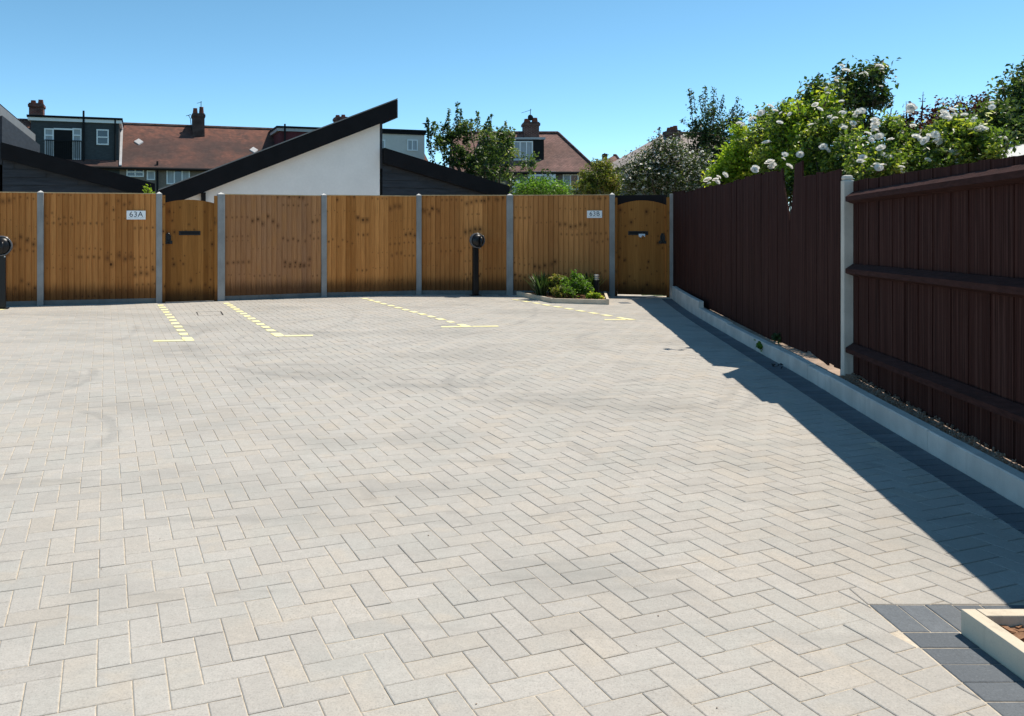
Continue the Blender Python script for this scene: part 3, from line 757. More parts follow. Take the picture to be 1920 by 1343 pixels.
m = MB(); pp = lc + d * 0.07 + nrm * 0.02; zl = 1.41 - 17 * lc.y / FPX
N = 7
for q in range(N):
    a0, a1 = -0.06 + 0.12 * q / N, -0.06 + 0.12 * (q + 1) / N
    z0 = zl - 0.05 - 0.02 * math.sin(q * 1.1); p0, p1 = pp + d * a0, pp + d * a1
    m.prism([(p0.x, p0.y, zl), (p1.x, p1.y, zl), (p1.x + nrm.x * .03, p1.y + nrm.y * .03, z0), (p0.x + nrm.x * .03, p0.y + nrm.y * .03, z0 + .006)], (0.002, 0.002, 0.004))
tag(m.build('folded_paper', M_WHITE, origin=(pp.x, pp.y, zl)), 'white folded paper poking out of the letter plate of gate 63B', 'paper')
m = MB(); bc = A + d * 0.55 - nrm * 0.32
m.box((bc.x, bc.y, 1.45), 1.0, 0.03, 0.56, d); m.box((*(bc - d * 0.48), 0), 0.07, 0.07, 1.99, d); m.box((*(bc + d * 0.48), 0), 0.07, 0.07, 1.99, d)
tag(m.build('dark_screen', M_BLACKM, origin=(bc.x, bc.y, 0)), 'black panel standing behind the arch of gate 63B', 'screen')

# number signs
def text_mesh(txt, size, ext):
    cu = bpy.data.curves.new('lettering', 'FONT'); cu.body = txt; cu.size = size; cu.extrude = ext; cu.align_x = 'CENTER'; cu.align_y = 'CENTER'
    cu.space_character = 1.08
    tmp = bpy.data.objects.new('tmp', cu); C.objects.link(tmp)
    dg = bpy.context.evaluated_depsgraph_get(); me = bpy.data.meshes.new_from_object(tmp.evaluated_get(dg))
    bpy.data.objects.remove(tmp); return me
M_SIGN = plain('sign_plate', (0.86, 0.87, 0.88), 0.25, 0.03, 2, spec=0.5)
M_INK = plain('sign_ink', (0.035, 0.05, 0.075), 0.5, 0.05, 2)
M_INK2 = plain('sign_small_ink', (0.35, 0.38, 0.42), 0.5, 0.05, 2)
def sign(label, txt, i, j, px, py, w, h):
    A, B = Vector(FPOST[i]), Vector(FPOST[j]); pl = Plane((A.x, A.y), (B - A)); s, z = pl.sz(px, py)
    c = pl.p(s, z, 0.028); t = thing('house_number_sign', label, 'sign', c, 'house number signs')
    m = MB(); m.srect(pl, s - w / 2, z - h / 2, s + w / 2, z + h / 2, 0.022, 0.030); pt = m.build('plate', M_SIGN, t)
    me = text_mesh(txt, h * 0.86, 0.001); me.materials.clear(); me.materials.append(M_INK)
    o = bpy.data.objects.new('number', me); C.objects.link(o); o.parent = t
    o.location = pl.p(s, z + h * 0.06, 0.0318) - c; o.rotation_euler = (math.radians(90), 0, math.atan2(pl.a[1], pl.a[0]))
    m = MB()
    for q in range(22):
        if q in (7, 15): continue
        x0 = s - w * 0.40 + w * 0.80 * q / 22; m.srect(pl, x0, z - h * 0.36, x0 + w * 0.022, z - h * (0.27 + 0.02 * (q % 3)), 0.030, 0.0312)
    m.build('small_print', M_INK2, t)
sign('small white 63A number plate on the golden fence', '63A', 2, 3, 255.5, 403.5, 0.325, 0.158)
sign('small white 63B number plate on the golden fence', '63B', 7, 8, 1114.5, 402, 0.295, 0.145)

# electric car charging posts
def charger(label, x, y, hz, r):
    t = thing('charging_post', label, 'charging post', (x, y, 0), 'electric car charging posts')
    n3 = Vector((0.315, -0.949, 0)); a3 = Vector((0.949, 0.315, 0)); b = Vector((x, y, 0))
    m = MB(); m.box((x, y, 0.0), 0.20, 0.17, 0.012, AX); m.build('base_plate', M_BLACKM, t)
    m = MB(); m.box((x, y, 0.012), 0.115, 0.085, hz - 0.02, AX); m.build('pole', M_BLACK, t, bevel=0.012)
    hc = Vector((x, y, hz)) + n3 * 0.03
    m = MB(); m.lathe(hc, n3, [(0.0, r * 0.84), (0.05, r * 0.9), (0.10, r * 0.86), (0.135, r * 0.62), (0.15, r * 0.3), (0.153, 0.0)], 36); hd = m.build('head', M_BLACK, t, smooth=True)
    m = MB(); path = []
    for q in range(0, 73):
        a = 2 * math.pi * q / 24 + 0.8; rr = r * (0.97 + 0.012 * math.sin(q)); path.append(hc + a3 * rr * math.cos(a) + Vector((0, 0, rr * math.sin(a) * 0.98)) + n3 * (0.012 + 0.03 * q / 24))
    m.tube(path, [0.0125] * len(path), 8); m.build('cable', M_CABLE, t, smooth=True)
    m = MB(); g0 = hc + n3 * 0.15 + a3 * 0.03
    m.tube([g0 + Vector((0, 0, 0.07)), g0 + n3 * 0.05 + Vector((0, 0, 0.03)), g0 + n3 * 0.055 + Vector((0, 0, -0.05)), g0 + n3 * 0.03 + Vector((0, 0, -0.13))], [0.03, 0.03, 0.024, 0.018], 10)
    m.build('connector', M_BLACK, t, smooth=True)
    m = MB(); p = hc + a3 * 0.055 + n3 * 0.06 + Vector((0, 0, -r * 1.08)); m.lathe(p, n3, [(0, 0.012), (0.02, 0.012)], 10); m.build('holster_pin', M_STEEL, t)
charger('black charging post with coiled cable beside the planting bed', (891.5 - CX) * 16.30 / FPX, 16.30, 1.41 - 29 * 16.30 / FPX, 0.145)
charger('black charging post with coiled cable at the left edge of the yard', (4 - CX) * 13.72 / FPX, 13.72, 1.41 - 39 * 13.72 / FPX, 0.165)
# ------------------------------------------------------------------ foliage generator
def leaf_mesh(name, pts, size, m, nrm_up=0.35, aspect=0.55, dirs=None, droop=0.0, fold=0.25, tone=None):
    n = len(pts); P = np.asarray(pts, dtype=np.float64)
    sz = size * rng.uniform(0.65, 1.3, n)[:, None]
    N = rng.normal(size=(n, 3)); N[:, 2] = np.abs(N[:, 2]) + nrm_up; N /= np.linalg.norm(N, axis=1, keepdims=True)
    T = rng.normal(size=(n, 3)) if dirs is None else np.asarray(dirs) + rng.normal(size=(n, 3)) * 0.25
    T[:, 2] -= droop
    T -= N * np.sum(T * N, axis=1, keepdims=True); T /= np.linalg.norm(T, axis=1, keepdims=True) + 1e-9
    B = np.cross(N, T)
    v = np.empty((n, 4, 3)); 
    v[:, 0] = P - T * sz * 0.5
    v[:, 1] = P + B * sz * aspect * 0.5 - T * sz * 0.04 + N * sz * fold * 0.4
    v[:, 2] = P + T * sz * 0.5 - N * sz * 0.1
    v[:, 3] = P - B * sz * aspect * 0.5 - T * sz * 0.04 + N * sz * fold * 0.4
    me = bpy.data.meshes.new(name)
    me.vertices.add(4 * n); me.vertices.foreach_set('co', v.astype(np.float32).ravel())
    me.loops.add(6 * n); idx = np.arange(n)[:, None] * 4 + np.array([[0, 1, 2, 0, 2, 3]])
    me.loops.foreach_set('vertex_index', idx.astype(np.int32).ravel())
    me.polygons.add(2 * n); me.polygons.foreach_set('loop_start', (np.arange(2 * n) * 3).astype(np.int32))
    me.update(calc_edges=True); me.validate()
    me.materials.append(m)
    a = me.attributes.new('tone', 'FLOAT', 'FACE')
    tv = rng.random(n) if tone is None else np.clip(tone + rng.normal(size=n) * 0.15, 0, 1)
    a.data.foreach_set('value', np.repeat(tv, 2).astype(np.float32))
    return me
def blob_points(lobes, ncl, per, crad):
    """leaf clumps spread through ellipsoids; lobes = (centre, radii)"""
    w = np.array([r[0] * r[1] * r[2] for _, r in lobes]) ** 0.75; w /= w.sum()
    cl = []; pts = []; tn = []
    for _ in range(ncl):
        c, r = lobes[rng.choice(len(lobes), p=w)]
        d = rng.normal(size=3); d /= np.linalg.norm(d); q = rng.random() ** 0.42
        cc = np.array(c) + d * np.array(r) * q
        cl.append(cc); k = max(3, int(per * rng.uniform(0.5, 1.5)))
        pts.append(cc + np.clip(rng.normal(size=(k, 3)), -1.7, 1.7) * crad * rng.uniform(0.6, 1.3)); tn += [rng.random()] * k
    return np.concatenate(pts), cl, np.array(tn)
def shoot_points(shoots, dens, spread):
    pts = []; tn = []
    for a, b in shoots:
        a, b = np.array(a), np.array(b); L = np.linalg.norm(b - a); k = max(4, int(L * dens)); u = rng.random(k)[:, None]
        bend = rng.normal(size=3) * L * 0.06
        pts.append(a + (b - a) * u + bend * np.sin(u * math.pi) + rng.normal(size=(k, 3)) * spread * (1.15 - 0.75 * u)); tn += [rng.random()] * k
    return np.concatenate(pts), np.array(tn)
def L_(px, py, Y, rx, ry, dep):
    return (tuple(at(px, py, Y)), (rx * Y / FPX, dep, ry * Y / FPX))
def S_(px0, py0, px1, py1, Y): return (tuple(at(px0, py0, Y)), tuple(at(px1, py1, Y)))
def plant(name, label, cat, base, lobes, ncl, per, crad, lsize, lm, shoots=(), sdens=90, sspread=0.05, group=None, trunk_r=0.09, branches=10, stems=False, aspect=0.55, up=0.35, droop=0.0, twigs=True):
    base = Vector(base); t = thing(name, label, cat, base, group)
    pts, cl, tn = blob_points(lobes, ncl, per, crad)
    if shoots:
        p2, t2 = shoot_points(shoots, sdens, sspread); pts = np.concatenate([pts, p2]); tn = np.concatenate([tn, t2])
    me = leaf_mesh('crown', pts - np.array(base), lsize, lm, up, aspect, None, droop, tone=tn)
    o = bpy.data.objects.new('crown', me); C.objects.link(o); o.parent = t
    m = MB(); ctr = Vector(np.mean([c for c, _ in lobes], axis=0)); fork = base + (ctr - base) * 0.45; fork.x += 0.02
    if not stems:
        m.tube([base - Vector((0, 0, 0.1)), base + (fork - base) * 0.5 + Vector((0.03, 0, 0)), fork], [trunk_r * 1.25, trunk_r, trunk_r * 0.75], 10)
    for q in range(branches):
        e = Vector(cl[rng.integers(len(cl))]); s = fork if not stems else base + Vector((rng.normal() * 0.1, rng.normal() * 0.1, 0))
        mid = s.lerp(e, 0.55) + Vector(rng.normal(size=3)) * 0.12 * (e - s).length * 0.5
        m.tube([s, s.lerp(mid, 0.5), mid, e], [trunk_r * 0.5, trunk_r * 0.38, trunk_r * 0.26, 0.006], 6)
    if twigs:
        P = np.array(cl); db = np.linalg.norm(P - np.array(fork if not stems else base), axis=1)
        for q in range(len(P)):
            near = np.where(db < db[q] - 0.02)[0]
            if len(near) == 0: continue
            e = near[np.argmin(np.linalg.norm(P[near] - P[q], axis=1))]
            a, b = Vector(P[e]), Vector(P[q]); md = a.lerp(b, 0.5) + Vector(rng.normal(size=3)) * 0.06 * (b - a).length
            m.tube([a, md, b], [0.012, 0.008, 0.004], 3, False)
    for a, b in shoots:
        a, b = Vector(a), Vector(b); m.tube([a, a.lerp(b, 0.5), b], [0.012, 0.008, 0.003], 4)
    m.build('trunk' if not stems else 'stems', M_BARK, t, smooth=True)
    return t, cl, pts
# ------------------------------------------------------------------ modern houses behind the timber fence
def modern_house(label, o, tall_end, depth, tall_left, white, gap_col):
    """front plane through o along AX; t = 0 where the tall gable meets the lean-to"""
    pl = Plane(o, AX); t = thing('modern_house', label, 'house', (o[0], o[1], 0), 'pair of modern mono-pitch houses')
    back = Vector((-pl.n[0], -pl.n[1], 0))
    k = 0.413; z0 = 4.53; zu = lambda s: z0 + k * s                       # top line of the tall roof
    s0, s1, th = tall_left, tall_end, 0.455
    wl = s0 + 0.55
    m = MB(); m.prism([pl.p(wl, -0.1), pl.p(0, -0.1), pl.p(0, zu(0) - th + 0.02), pl.p(wl, zu(wl) - th + 0.02)], back * depth); m.build('gable_wall', M_RENDER if white else M_CLAD, t)
    m = MB(); m.prism([pl.p(s0, zu(s0) - th, 0.32), pl.p(s1, zu(s1) - th, 0.32), pl.p(s1, zu(s1), 0.32), pl.p(s0, zu(s0), 0.32)], back * (depth + 0.5)); rf = m.build('upper_roof', M_FASCIA, t)
    m = MB()
    m.prism([pl.p(s0 - .01, zu(s0 - .01) + 0.002, 0.335), pl.p(s1 + .012, zu(s1 + .012) + 0.002, 0.335), pl.p(s1 + .012, zu(s1 + .012) + 0.03, 0.335), pl.p(s0 - .01, zu(s0 - .01) + 0.03, 0.335)], back * (depth + 0.5)); m.build('roof_edge_trim', M_FASCIA_G if gap_col else M_FASCIA, rf)
    # fascia along the high eave, panel by panel
    np_ = 7; dd = (depth + 0.44) / np_
    for q in range(np_):
        m = MB(); a = 0.315 - q * dd
        m.prism([pl.p(s1 + 0.003, zu(s1) - th - 0.02, a - 0.006), pl.p(s1 + 0.003, zu(s1) - 0.004, a - 0.006), pl.p(s1 + 0.003, zu(s1) - 0.004, a - dd + 0.003), pl.p(s1 + 0.003, zu(s1) - th - 0.02, a - dd + 0.003)], Vector((pl.a[0], pl.a[1], 0)) * 0.02)
        m.build('eave_fascia', M_FASCIA_G, rf)
    # side wall of the tall part above the lean-to
    m = MB(); m.prism([pl.p(0.002, 2.9, -0.004), pl.p(0.075, 2.9, -0.004), pl.p(0.075, zu(0) - th + 0.03, -0.004), pl.p(0.002, zu(0) - th, -0.004)], back * (depth - 0.2)); m.build('side_wall', M_CLAD, t)
    kl = -0.266; zl = lambda s: 3.45 + kl * s; e1 = 3.66; tl = 0.40
    m = MB(); m.prism([pl.p(0.08, zl(0.08) - tl, 0.2), pl.p(e1, zl(e1) - tl, 0.2), pl.p(e1, zl(e1), 0.2), pl.p(0.08, zl(0.08), 0.2)], back * depth); m.build('lower_roof', M_FASCIA, t)
    m = MB(); m.prism([pl.p(0.08, -0.1, -0.03), pl.p(e1 - 0.4, -0.1, -0.03), pl.p(e1 - 0.4, zl(e1 - 0.4) - tl + 0.02, -0.03), pl.p(0.08, zl(0.08) - tl + 0.02, -0.03)], back * (depth - 0.3)); cw = m.build('lower_wall', M_CLAD, t)
    z = 1.62
    while z < 3.1:
        se = min(e1 - 0.4, (3.45 - tl - (z + 0.17)) / -kl) if z + 0.17 > zl(e1 - 0.4) - tl else e1 - 0.4
        if se > 0.3:
            m = MB(); a, b = pl.p(0.085, z, -0.012), pl.p(se + 0.05, z, -0.012)
            m.prism([pl.p(0.085, z, 0.0), pl.p(se, z, 0.0), pl.p(se, z + 0.185, -0.022), pl.p(0.085, z + 0.185, -0.022)], back * 0.007); m.build('cladding_board', M_CLAD, cw)
        z += 0.195
    return pl
H1 = (-0.885, 21.5)
pl1 = modern_house('white rendered house with a dark roof rising to the right above the fence', H1, 0.38, 8.0, -5.56, True, True)
modern_house('dark clad house at the left edge with a grey eave', (-10.19, 20.05), -0.12, 8.0, -5.5, False, False)
m = MB(); s, z = pl1.sz(381, 372); m.srect(pl1, s - 0.055, z - 0.14, s + 0.055, z + 0.14, 0.10, 0.005)
tag(m.build('wall_lamp', M_BLACKM, origin=pl1.p(s, z, 0)), 'small black box lamp on the white gable wall', 'lamp')

# ------------------------------------------------------------------ terrace behind
def window(parent, pl, x0, y0, x1, y1, d, cols=1, glass=None, top=0.0, fw=0.07):
    t0, z1 = pl.sz(x0, (y0)); t1, _ = pl.sz(x1, y0); xm = (x0 + x1) / 2; _, z1 = pl.sz(xm, y0); _, z0 = pl.sz(xm, y1)
    m = MB()
    m.srect(pl, t0, z0, t1, z0 + fw, d + 0.06, d - 0.02); m.srect(pl, t0, z1 - fw, t1, z1, d + 0.06, d - 0.02)
    zt = z1 - (z1 - z0) * top
    for c in range(cols + 1):
        tc = t0 + (t1 - t0) * c / cols; a = max(t0, tc - fw / 2 - (fw / 2 if c == cols else 0)); b = min(t1, tc + fw / 2 + (fw / 2 if c == 0 else 0))
        m.srect(pl, a, z0 + fw, b, z1 - fw, d + 0.058, d - 0.018)
    if top: m.srect(pl, t0 + fw, zt - fw / 2, t1 - fw, zt + fw / 2, d + 0.056, d - 0.016)
    w = m.build('window', M_WHITE, parent)
    for c in range(cols):
        a = t0 + (t1 - t0) * c / cols + 0.02; b = t0 + (t1 - t0) * (c + 1) / cols - 0.02
        g = MB(); g.srect(pl, a, z0 + 0.03, b, z1 - 0.03, d + 0.015, d - 0.01)
        g.build('pane', glass[c % len(glass)] if glass else M_GLASS, w)
    return w
def chimney(parent, pl, x0, y0, x1, y1, d, depth, brick, pots=2):
    t0, zt = pl.sz(x0, y0); t1, _ = pl.sz(x1, y0); _, zb = pl.sz(x0, y1); w = t1 - t0; h = zt - zb; zc = zb + h * 0.76
    m = MB(); m.srect(pl, t0 + w * 0.06, zb - 0.8, t1 - w * 0.06, zc - 0.16, d, d - depth); ch = m.build('chimney', brick, parent)
    m = MB(); m.srect(pl, t0, zc - 0.16, t1, zc, d + 0.06, d - depth - 0.06); m.srect(pl, t0 + w * 0.05, zc, t1 - w * 0.05, zc + 0.07, d + 0.02, d - depth - 0.02); m.build('corbel', brick, ch)
    for q in range(pots):
        tc = t0 + w * (0.28 + 0.46 * q / max(1, pots - 1)) if pots > 1 else (t0 + t1) / 2
        m = MB(); m.lathe(pl.p(tc, zc + 0.05, d - depth / 2), (0, 0, 1), [(0, w * .17), (0.05, w * .19), ((zt - zc) * (0.75 + .15 * q), w * .15), ((zt - zc) * (0.8 + .2 * q), w * .17)], 12); m.build('chimney_pot', M_POT, ch, smooth=True)
    return ch
T0 = ((45 - CX) * 48 / FPX, 48.0)
RID = Plane(T0, AX); WAL = RID.off(3.6); RZ = EYE + (HY - 226) * 48 / FPX; EZ = 4.62
def terraced(label, pxa, pxb, roof, wall):
    s0, s1 = RID.s_of(pxa), RID.s_of(pxb); t = thing('terraced_house', label, 'house', RID.p((s0 + s1) / 2, 0, 3.6), 'red roofed terrace behind')
    vec = Vector((RID.a[0], RID.a[1], 0)) * (s1 - s0)
    m = MB(); m.prism([RID.p(s0, -0.1, 3.6), RID.p(s0, EZ, 3.6), RID.p(s0, RZ - 0.35, 0.1), RID.p(s0, EZ, -3.6), RID.p(s0, -0.1, -3.6)], vec); m.build('wall', wall, t)
    m = MB(); m.prism([RID.p(s0, EZ - 0.10, 3.95), RID.p(s0, EZ + 0.08, 3.95), RID.p(s0, RZ, 0.0), RID.p(s0, EZ + 0.08, -3.95), RID.p(s0, EZ - 0.10, -3.95), RID.p(s0, RZ - 0.2, 0)], vec); rf = m.build('roof', roof, t)
    m = MB(); a, b = RID.p(s0, RZ + 0.0, 0), RID.p(s1, RZ + 0.0, 0); m.tube([a, b], [0.11, 0.11], 8); m.build('ridge', M_BRICKD, rf)
    m = MB(); m.tube([RID.p(s0, EZ + 0.0, 4.03), RID.p(s1, EZ + 0.0, 4.03)], [0.07, 0.07], 8); m.build('gutter', M_BLACKM, rf)
    return t
def dormer(parent, pxa, pxb, pya, pyb, mat, trim, d=3.4, over=0.15):
    pl = RID.off(d); t0, zt = pl.sz(pxa, pya); t1, _ = pl.sz(pxb, pya); zt = pl.sz((pxa + pxb) / 2, pya)[1]; zb = pl.sz((pxa + pxb) / 2, pyb)[1]
    m = MB(); m.srect(pl, t0, zb, t1, zt - 0.25, 0, -d); dm = m.build('dormer', mat, parent)
    m = MB(); m.srect(pl, t0 - over, zt - 0.30, t1 + over, zt - 0.12, 0.12, -d - 0.3); m.build('dormer_trim', trim, dm)
    m = MB(); m.srect(pl, t0 - over - 0.05, zt - 0.12, t1 + over + 0.05, zt, 0.18, -d - 0.35); m.build('dormer_roof', M_FASCIA, dm)
    return pl, dm
hA = terraced('terraced house with a dark grey dormer and open balcony doors', -90, 227, M_TILE, M_SLATE)
pl, dm = dormer(hA, 58, 223, 219, 308, M_SLATE, M_WHITE)
window(dm, pl, 83, 241, 101, 300, 0, 1, [M_CURTAIN], 0.22); window(dm, pl, 136, 241, 153, 300, 0, 1, [M_CURTAIN], 0.22)
m = MB(); m.rect(pl, 101.5, 244, 136, 300, 0.01, -0.03); m.build('open_doorway', M_BLACKM, dm)
m = MB(); m.rect(pl, 101, 241, 136, 244, 0.06, -0.02); m.build('door_head', M_WHITE, dm)
rail = MB()
t0, z0 = pl.sz(84, 300); t1, _ = pl.sz(153, 300); zt = pl.sz(118, 265)[1]; z0 = pl.sz(118, 300)[1]
for q in range(19): rail.srect(pl, t0 + (t1 - t0) * q / 18 - .012, z0, t0 + (t1 - t0) * q / 18 + .012, zt, 0.16, 0.13)
rail.srect(pl, t0, zt, t1, zt + 0.05, 0.17, 0.12); rail.build('balcony_railing', M_BLACKM, dm)
window(dm, pl, 181, 243, 204, 272, 0, 1, None, 0.5)
pipe = MB(); s, z = pl.sz(157, 220); pipe.tube([pl.p(s, z - 3.2, 0.12), pl.p(s, z + 0.35, 0.12)], [0.06, 0.06], 8)
s, z = pl.sz(216, 226); pipe.tube([pl.p(s, z - 2.6, 0.1), pl.p(s, z, 0.1)], [0.05, 0.05], 8); pipe.build('soil_pipe', M_BLACKM, dm)
chimney(hA, RID, 54, 188, 84, 224, 0.4, 0.9, M_BRICK)
window(hA, WAL, 237, 314, 270, 332, 0, 2, None, 0.5)
hB = terraced('terraced house with a weathered red roof and central chimney', 227.3, 519, M_TILE, M_PEBBLE)
chimney(hB, RID, 358, 204, 383, 262, 1.0, 0.9, M_BRICKD)
m = MB(); pA = RID.off(1.0); s, z = pA.sz(377, 204); m.tube([pA.p(s, z - 0.4), pA.p(s, z + 0.45)], [0.02, 0.02], 5); m.tube([pA.p(s - 0.25, z + 0.32), pA.p(s + 0.05, z + 0.42)], [0.015, 0.015], 4)
s, z = pA.sz(353, 216); m.tube([pA.p(s, z), pA.p(s + 0.12, z - 0.2), pA.p(s + 0.2, z - 0.9)], [0.02, 0.02, 0.02], 5); m.tube([pA.p(s - 0.15, z - 0.06), pA.p(s + 0.15, z + 0.03)], [0.015, 0.03], 4); m.build('aerial', M_BLACKM, hB)
window(hB, WAL, 275, 320, 291, 338, 0, 1, [M_CURTAIN]); window(hB, WAL, 312, 316, 356, 346, 0, 3, [M_CURTAIN, M_GLASS, M_CURTAIN], 0.0)
m = MB(); s, z = WAL.sz(295, 303); m.tube([WAL.p(s, 0, 0.15), WAL.p(s, z, 0.15)], [0.06, 0.06], 8); m.build('soil_pipe', M_BLACKM, hB)
m = MB(); s0_ = RID.s_of(228.2); ang = math.atan2(RZ - EZ, 3.95)
m.prism([RID.p(s0_ - 0.05, EZ + 0.12, 3.95), RID.p(s0_ + 0.09, EZ + 0.12, 3.95), RID.p(s0_ + 0.09, RZ + 0.04, 0), RID.p(s0_ - 0.05, RZ + 0.04, 0)], (0, 0, 0.05)); m.build('verge_mortar', M_LEAD, hB)
for px_, py_ in ((260, 257), (476, 268)):
    dd_ = 1.75 if px_ < 400 else 2.2; q = RID.off(dd_); s, z = q.sz(px_, py_); zz = RZ - (RZ - EZ) * dd_ / 3.95 + 0.03; e = 0.26; k = (RZ - EZ) / 3.95
    m = MB(); m.prism([RID.p(s - e, zz, dd_), RID.p(s, zz - e * k, dd_ + e), RID.p(s + e, zz, dd_), RID.p(s, zz + e * k, dd_ - e)], (0, 0, 0.08)); m.build('roof_vent', M_LEAD, hB)
hC = terraced('terraced house with a dark red dormer, mostly behind the white gable', 519.3, 690, M_TILE, M_PEBBLE)
pl, dm = dormer(hC, 524, 700, 240, 300, M_DKRED, M_LEAD)
m = MB(); s, z = pl.sz(533.5, 233); m.tube([pl.p(s, z - 2.0, 0.14), pl.p(s, z, 0.14)], [0.055, 0.055], 8); m.build('soil_pipe', M_BLACKM, dm)
chimney(hC, RID, 627, 216, 650, 240, 0.4, 0.9, M_BRICK)
hD = terraced('end terraced house with a cream box dormer right of the gable', 690.3, 778, M_TILE, M_CREAM)
pl, dm = dormer(hD, 702, 796, 243, 322, M_CREAM, M_FASCIA, 3.45, 0.05)
window(dm, pl, 763, 262, 783, 283, 0, 2, [M_CURTAIN]); window(dm, pl, 700, 262, 722, 290, 0, 1, [M_CURTAIN])

# semi-detached house with a hip
def semi(label, px0, ridge0, ridge1, hip, Y, zr_px, eave_px, tile, wall):
    E0 = at(px0, eave_px, Y - 3.6); r0 = at(ridge0, zr_px, Y); r1 = at(ridge1, zr_px, Y); ze = E0.z; hx = at(hip, eave_px, Y - 3.6).x; yb = Y + 3.6; yf = Y - 3.6
    t = thing('hip_roofed_house', label, 'house', ((E0.x + hx) / 2, yf, 0)); x0 = E0.x
    m = MB(); m.prism([(x0 + .25, yf + .3, -.1), (hx - .3, yf + .3, -.1), (hx - .3, yb - .3, -.1), (x0 + .25, yb - .3, -.1)], (0, 0, ze + .1)); m.build('wall', wall, t)
    m = MB(); A_, B_, C_, D_ = (x0, yf, ze), (hx, yf, ze), (hx, yb, ze), (x0, yb, ze); R0 = (x0 if ridge0 < px0 + 1 else r0.x, Y, r0.z); R1 = (r1.x, Y, r1.z)
    m.quad(A_, B_, R1, R0); m.quad(B_, C_, R1); m.quad(C_, D_, R0, R1); m.quad(D_, A_, R0); m.quad(D_, C_, B_, A_); rf = m.build('roof', tile, t)
    m = MB(); up = Vector((0, 0, 0.03)); m.tube([Vector(R0) + up, Vector(R1) + up], [.1, .1], 6); m.tube([Vector(R1) + up, Vector(B_) + up], [.09, .09], 6); m.tube([Vector(R1) + up, Vector(C_) + up], [.09, .09], 6); m.build('ridge', M_BRICKD, rf)
    m = MB(); m.tube([Vector(A_) + Vector((0, -.06, -.04)), Vector(B_) + Vector((0, -.06, -.04))], [.08, .08], 8); m.build('gutter', M_BLACKM, rf)
    return t, yf
t, yf = semi('hip roofed house with a dark dormer and tall chimney', 850, 850, 1046, 1124, 52, 250, 323, M_TILE2, M_PEBBLE)
pf = Plane((0, yf + 0.3), (1, 0)); pd = Plane((0, yf + 1.1), (1, 0))
m = MB(); m.rect(pd, 905, 262, 1020, 325, 0, -2.6); dm = m.build('dormer', M_BLACKM, t)
m = MB(); m.rect(pd, 902, 258, 1022, 262, 0.12, -2.7); m.build('dormer_trim', M_LEAD, dm)
window(dm, pd, 963, 265, 999, 302, 0, 3, [M_CURTAIN]); 
m = MB(); m.rect(pf, 988, 322, 1040, 352, 0.35, -0.1); bw_ = m.build('bay', M_WHITE, t); window(t, pf.off(0.36), 994, 328, 1022, 345, 0, 3)
window(t, pf, 1055, 327, 1098, 356, 0, 3, [M_CURTAIN, M_GLASS, M_GLASS])
m = MB(); m.rect(pf, 960, 338, 986, 362, 0.3, -0.1); m.build('bay', M_WHITE, t); window(t, pf.off(0.32), 963, 341, 984, 358, 0, 2)
ch = chimney(t, Plane((0, 51.6), (1, 0)), 980, 222, 1012, 262, 0.2, 0.9, M_BRICKD, 2)
m = MB(); p = at(994, 221, 51.0); m.lathe(p, (0.3, -1, 0.1), [(0, .16), (.05, .19), (.06, .1)], 14); m.tube([p - Vector((0, 0, .4)), p + Vector((0.02, 0, .55))], [.02, .02], 5); m.tube([p + Vector((-.55, 0, .30)), p + Vector((.1, 0, .5))], [.015, .015], 4); m.build('aerial_dish', M_BLACKM, ch)
t, yf = semi('far low hip roof between the hedge and the larger house', 1108, 1150, 1155, 1182, 66, 292, 326, M_TILE2, M_PEBBLE)
chimney(t, Plane((0, 66), (1, 0)), 1130, 288, 1138, 298, 0.2, 0.5, M_BRICKD, 1)
t, yf = semi('pale tiled house mostly hidden by the white flowering shrub', 1172, 1243, 1330, 1420, 40, 252, 310, M_TILE3, M_PEBBLE)
chimney(t, Plane((0, 39.4), (1, 0)), 1250, 239, 1275, 275, 0.2, 0.8, M_BRICKD, 3)

# ------------------------------------------------------------------ trees and shrubs
apple_l = [L_(845, 295, 27, 34, 48, 1.0), L_(880, 275, 27, 40, 50, 1.2), L_(925, 285, 27, 36, 46, 1.1), L_(900, 325, 26.5, 50, 36, 1.2), L_(960, 312, 26, 30, 30, 0.8), L_(830, 262, 27, 22, 30, 0.7), L_(985, 318, 26, 16, 14, .5), L_(868, 250, 27, 22, 22, .6), L_(985, 300, 25.5, 26, 14, .5), L_(1000, 330, 25.5, 26, 16, .5), L_(950, 255, 26.5, 18, 16, .5), L_(930, 345, 26, 50, 18, .8)]
sh = [S_(855, 250, 858, 192, 27), S_(862, 240, 864, 205, 27), S_(842, 250, 843, 205, 27), S_(895, 250, 896, 210, 27), S_(918, 245, 923, 214, 27), S_(884, 250, 885, 224, 27), S_(948, 265, 949, 228, 27), S_(935, 262, 942, 238, 27), S_(812, 300, 802, 222, 27), S_(808, 262, 815, 228, 27), S_(806, 255, 820, 238, 27), S_(805, 250, 797, 232, 27), S_(830, 250, 838, 232, 27), S_(960, 270, 962, 245, 27), S_(905, 255, 912, 232, 27), S_(872, 245, 876, 228, 27)]
plant('apple_tree', 'loose green garden tree with upright shoots behind the dark lean-to roof', 'tree', (at(912, 400, 27).x, 27, -0.05), apple_l, 205, 34, 0.10, 0.12, ML_APPLE, sh, 95, 0.055, 'garden trees and shrubs', 0.12, 22)
plant('leafy_shrub', 'bright green low shrub above the fence left of sign 63B', 'shrub', (at(1010, 420, 21).x, 21, -0.05), [L_(985, 354, 21, 22, 16, .5), L_(1020, 352, 21, 30, 16, .6), L_(1050, 358, 21, 20, 14, .5)], 90, 40, 0.10, 0.075, ML_FERN, (), group='garden trees and shrubs', trunk_r=0.04, stems=True)
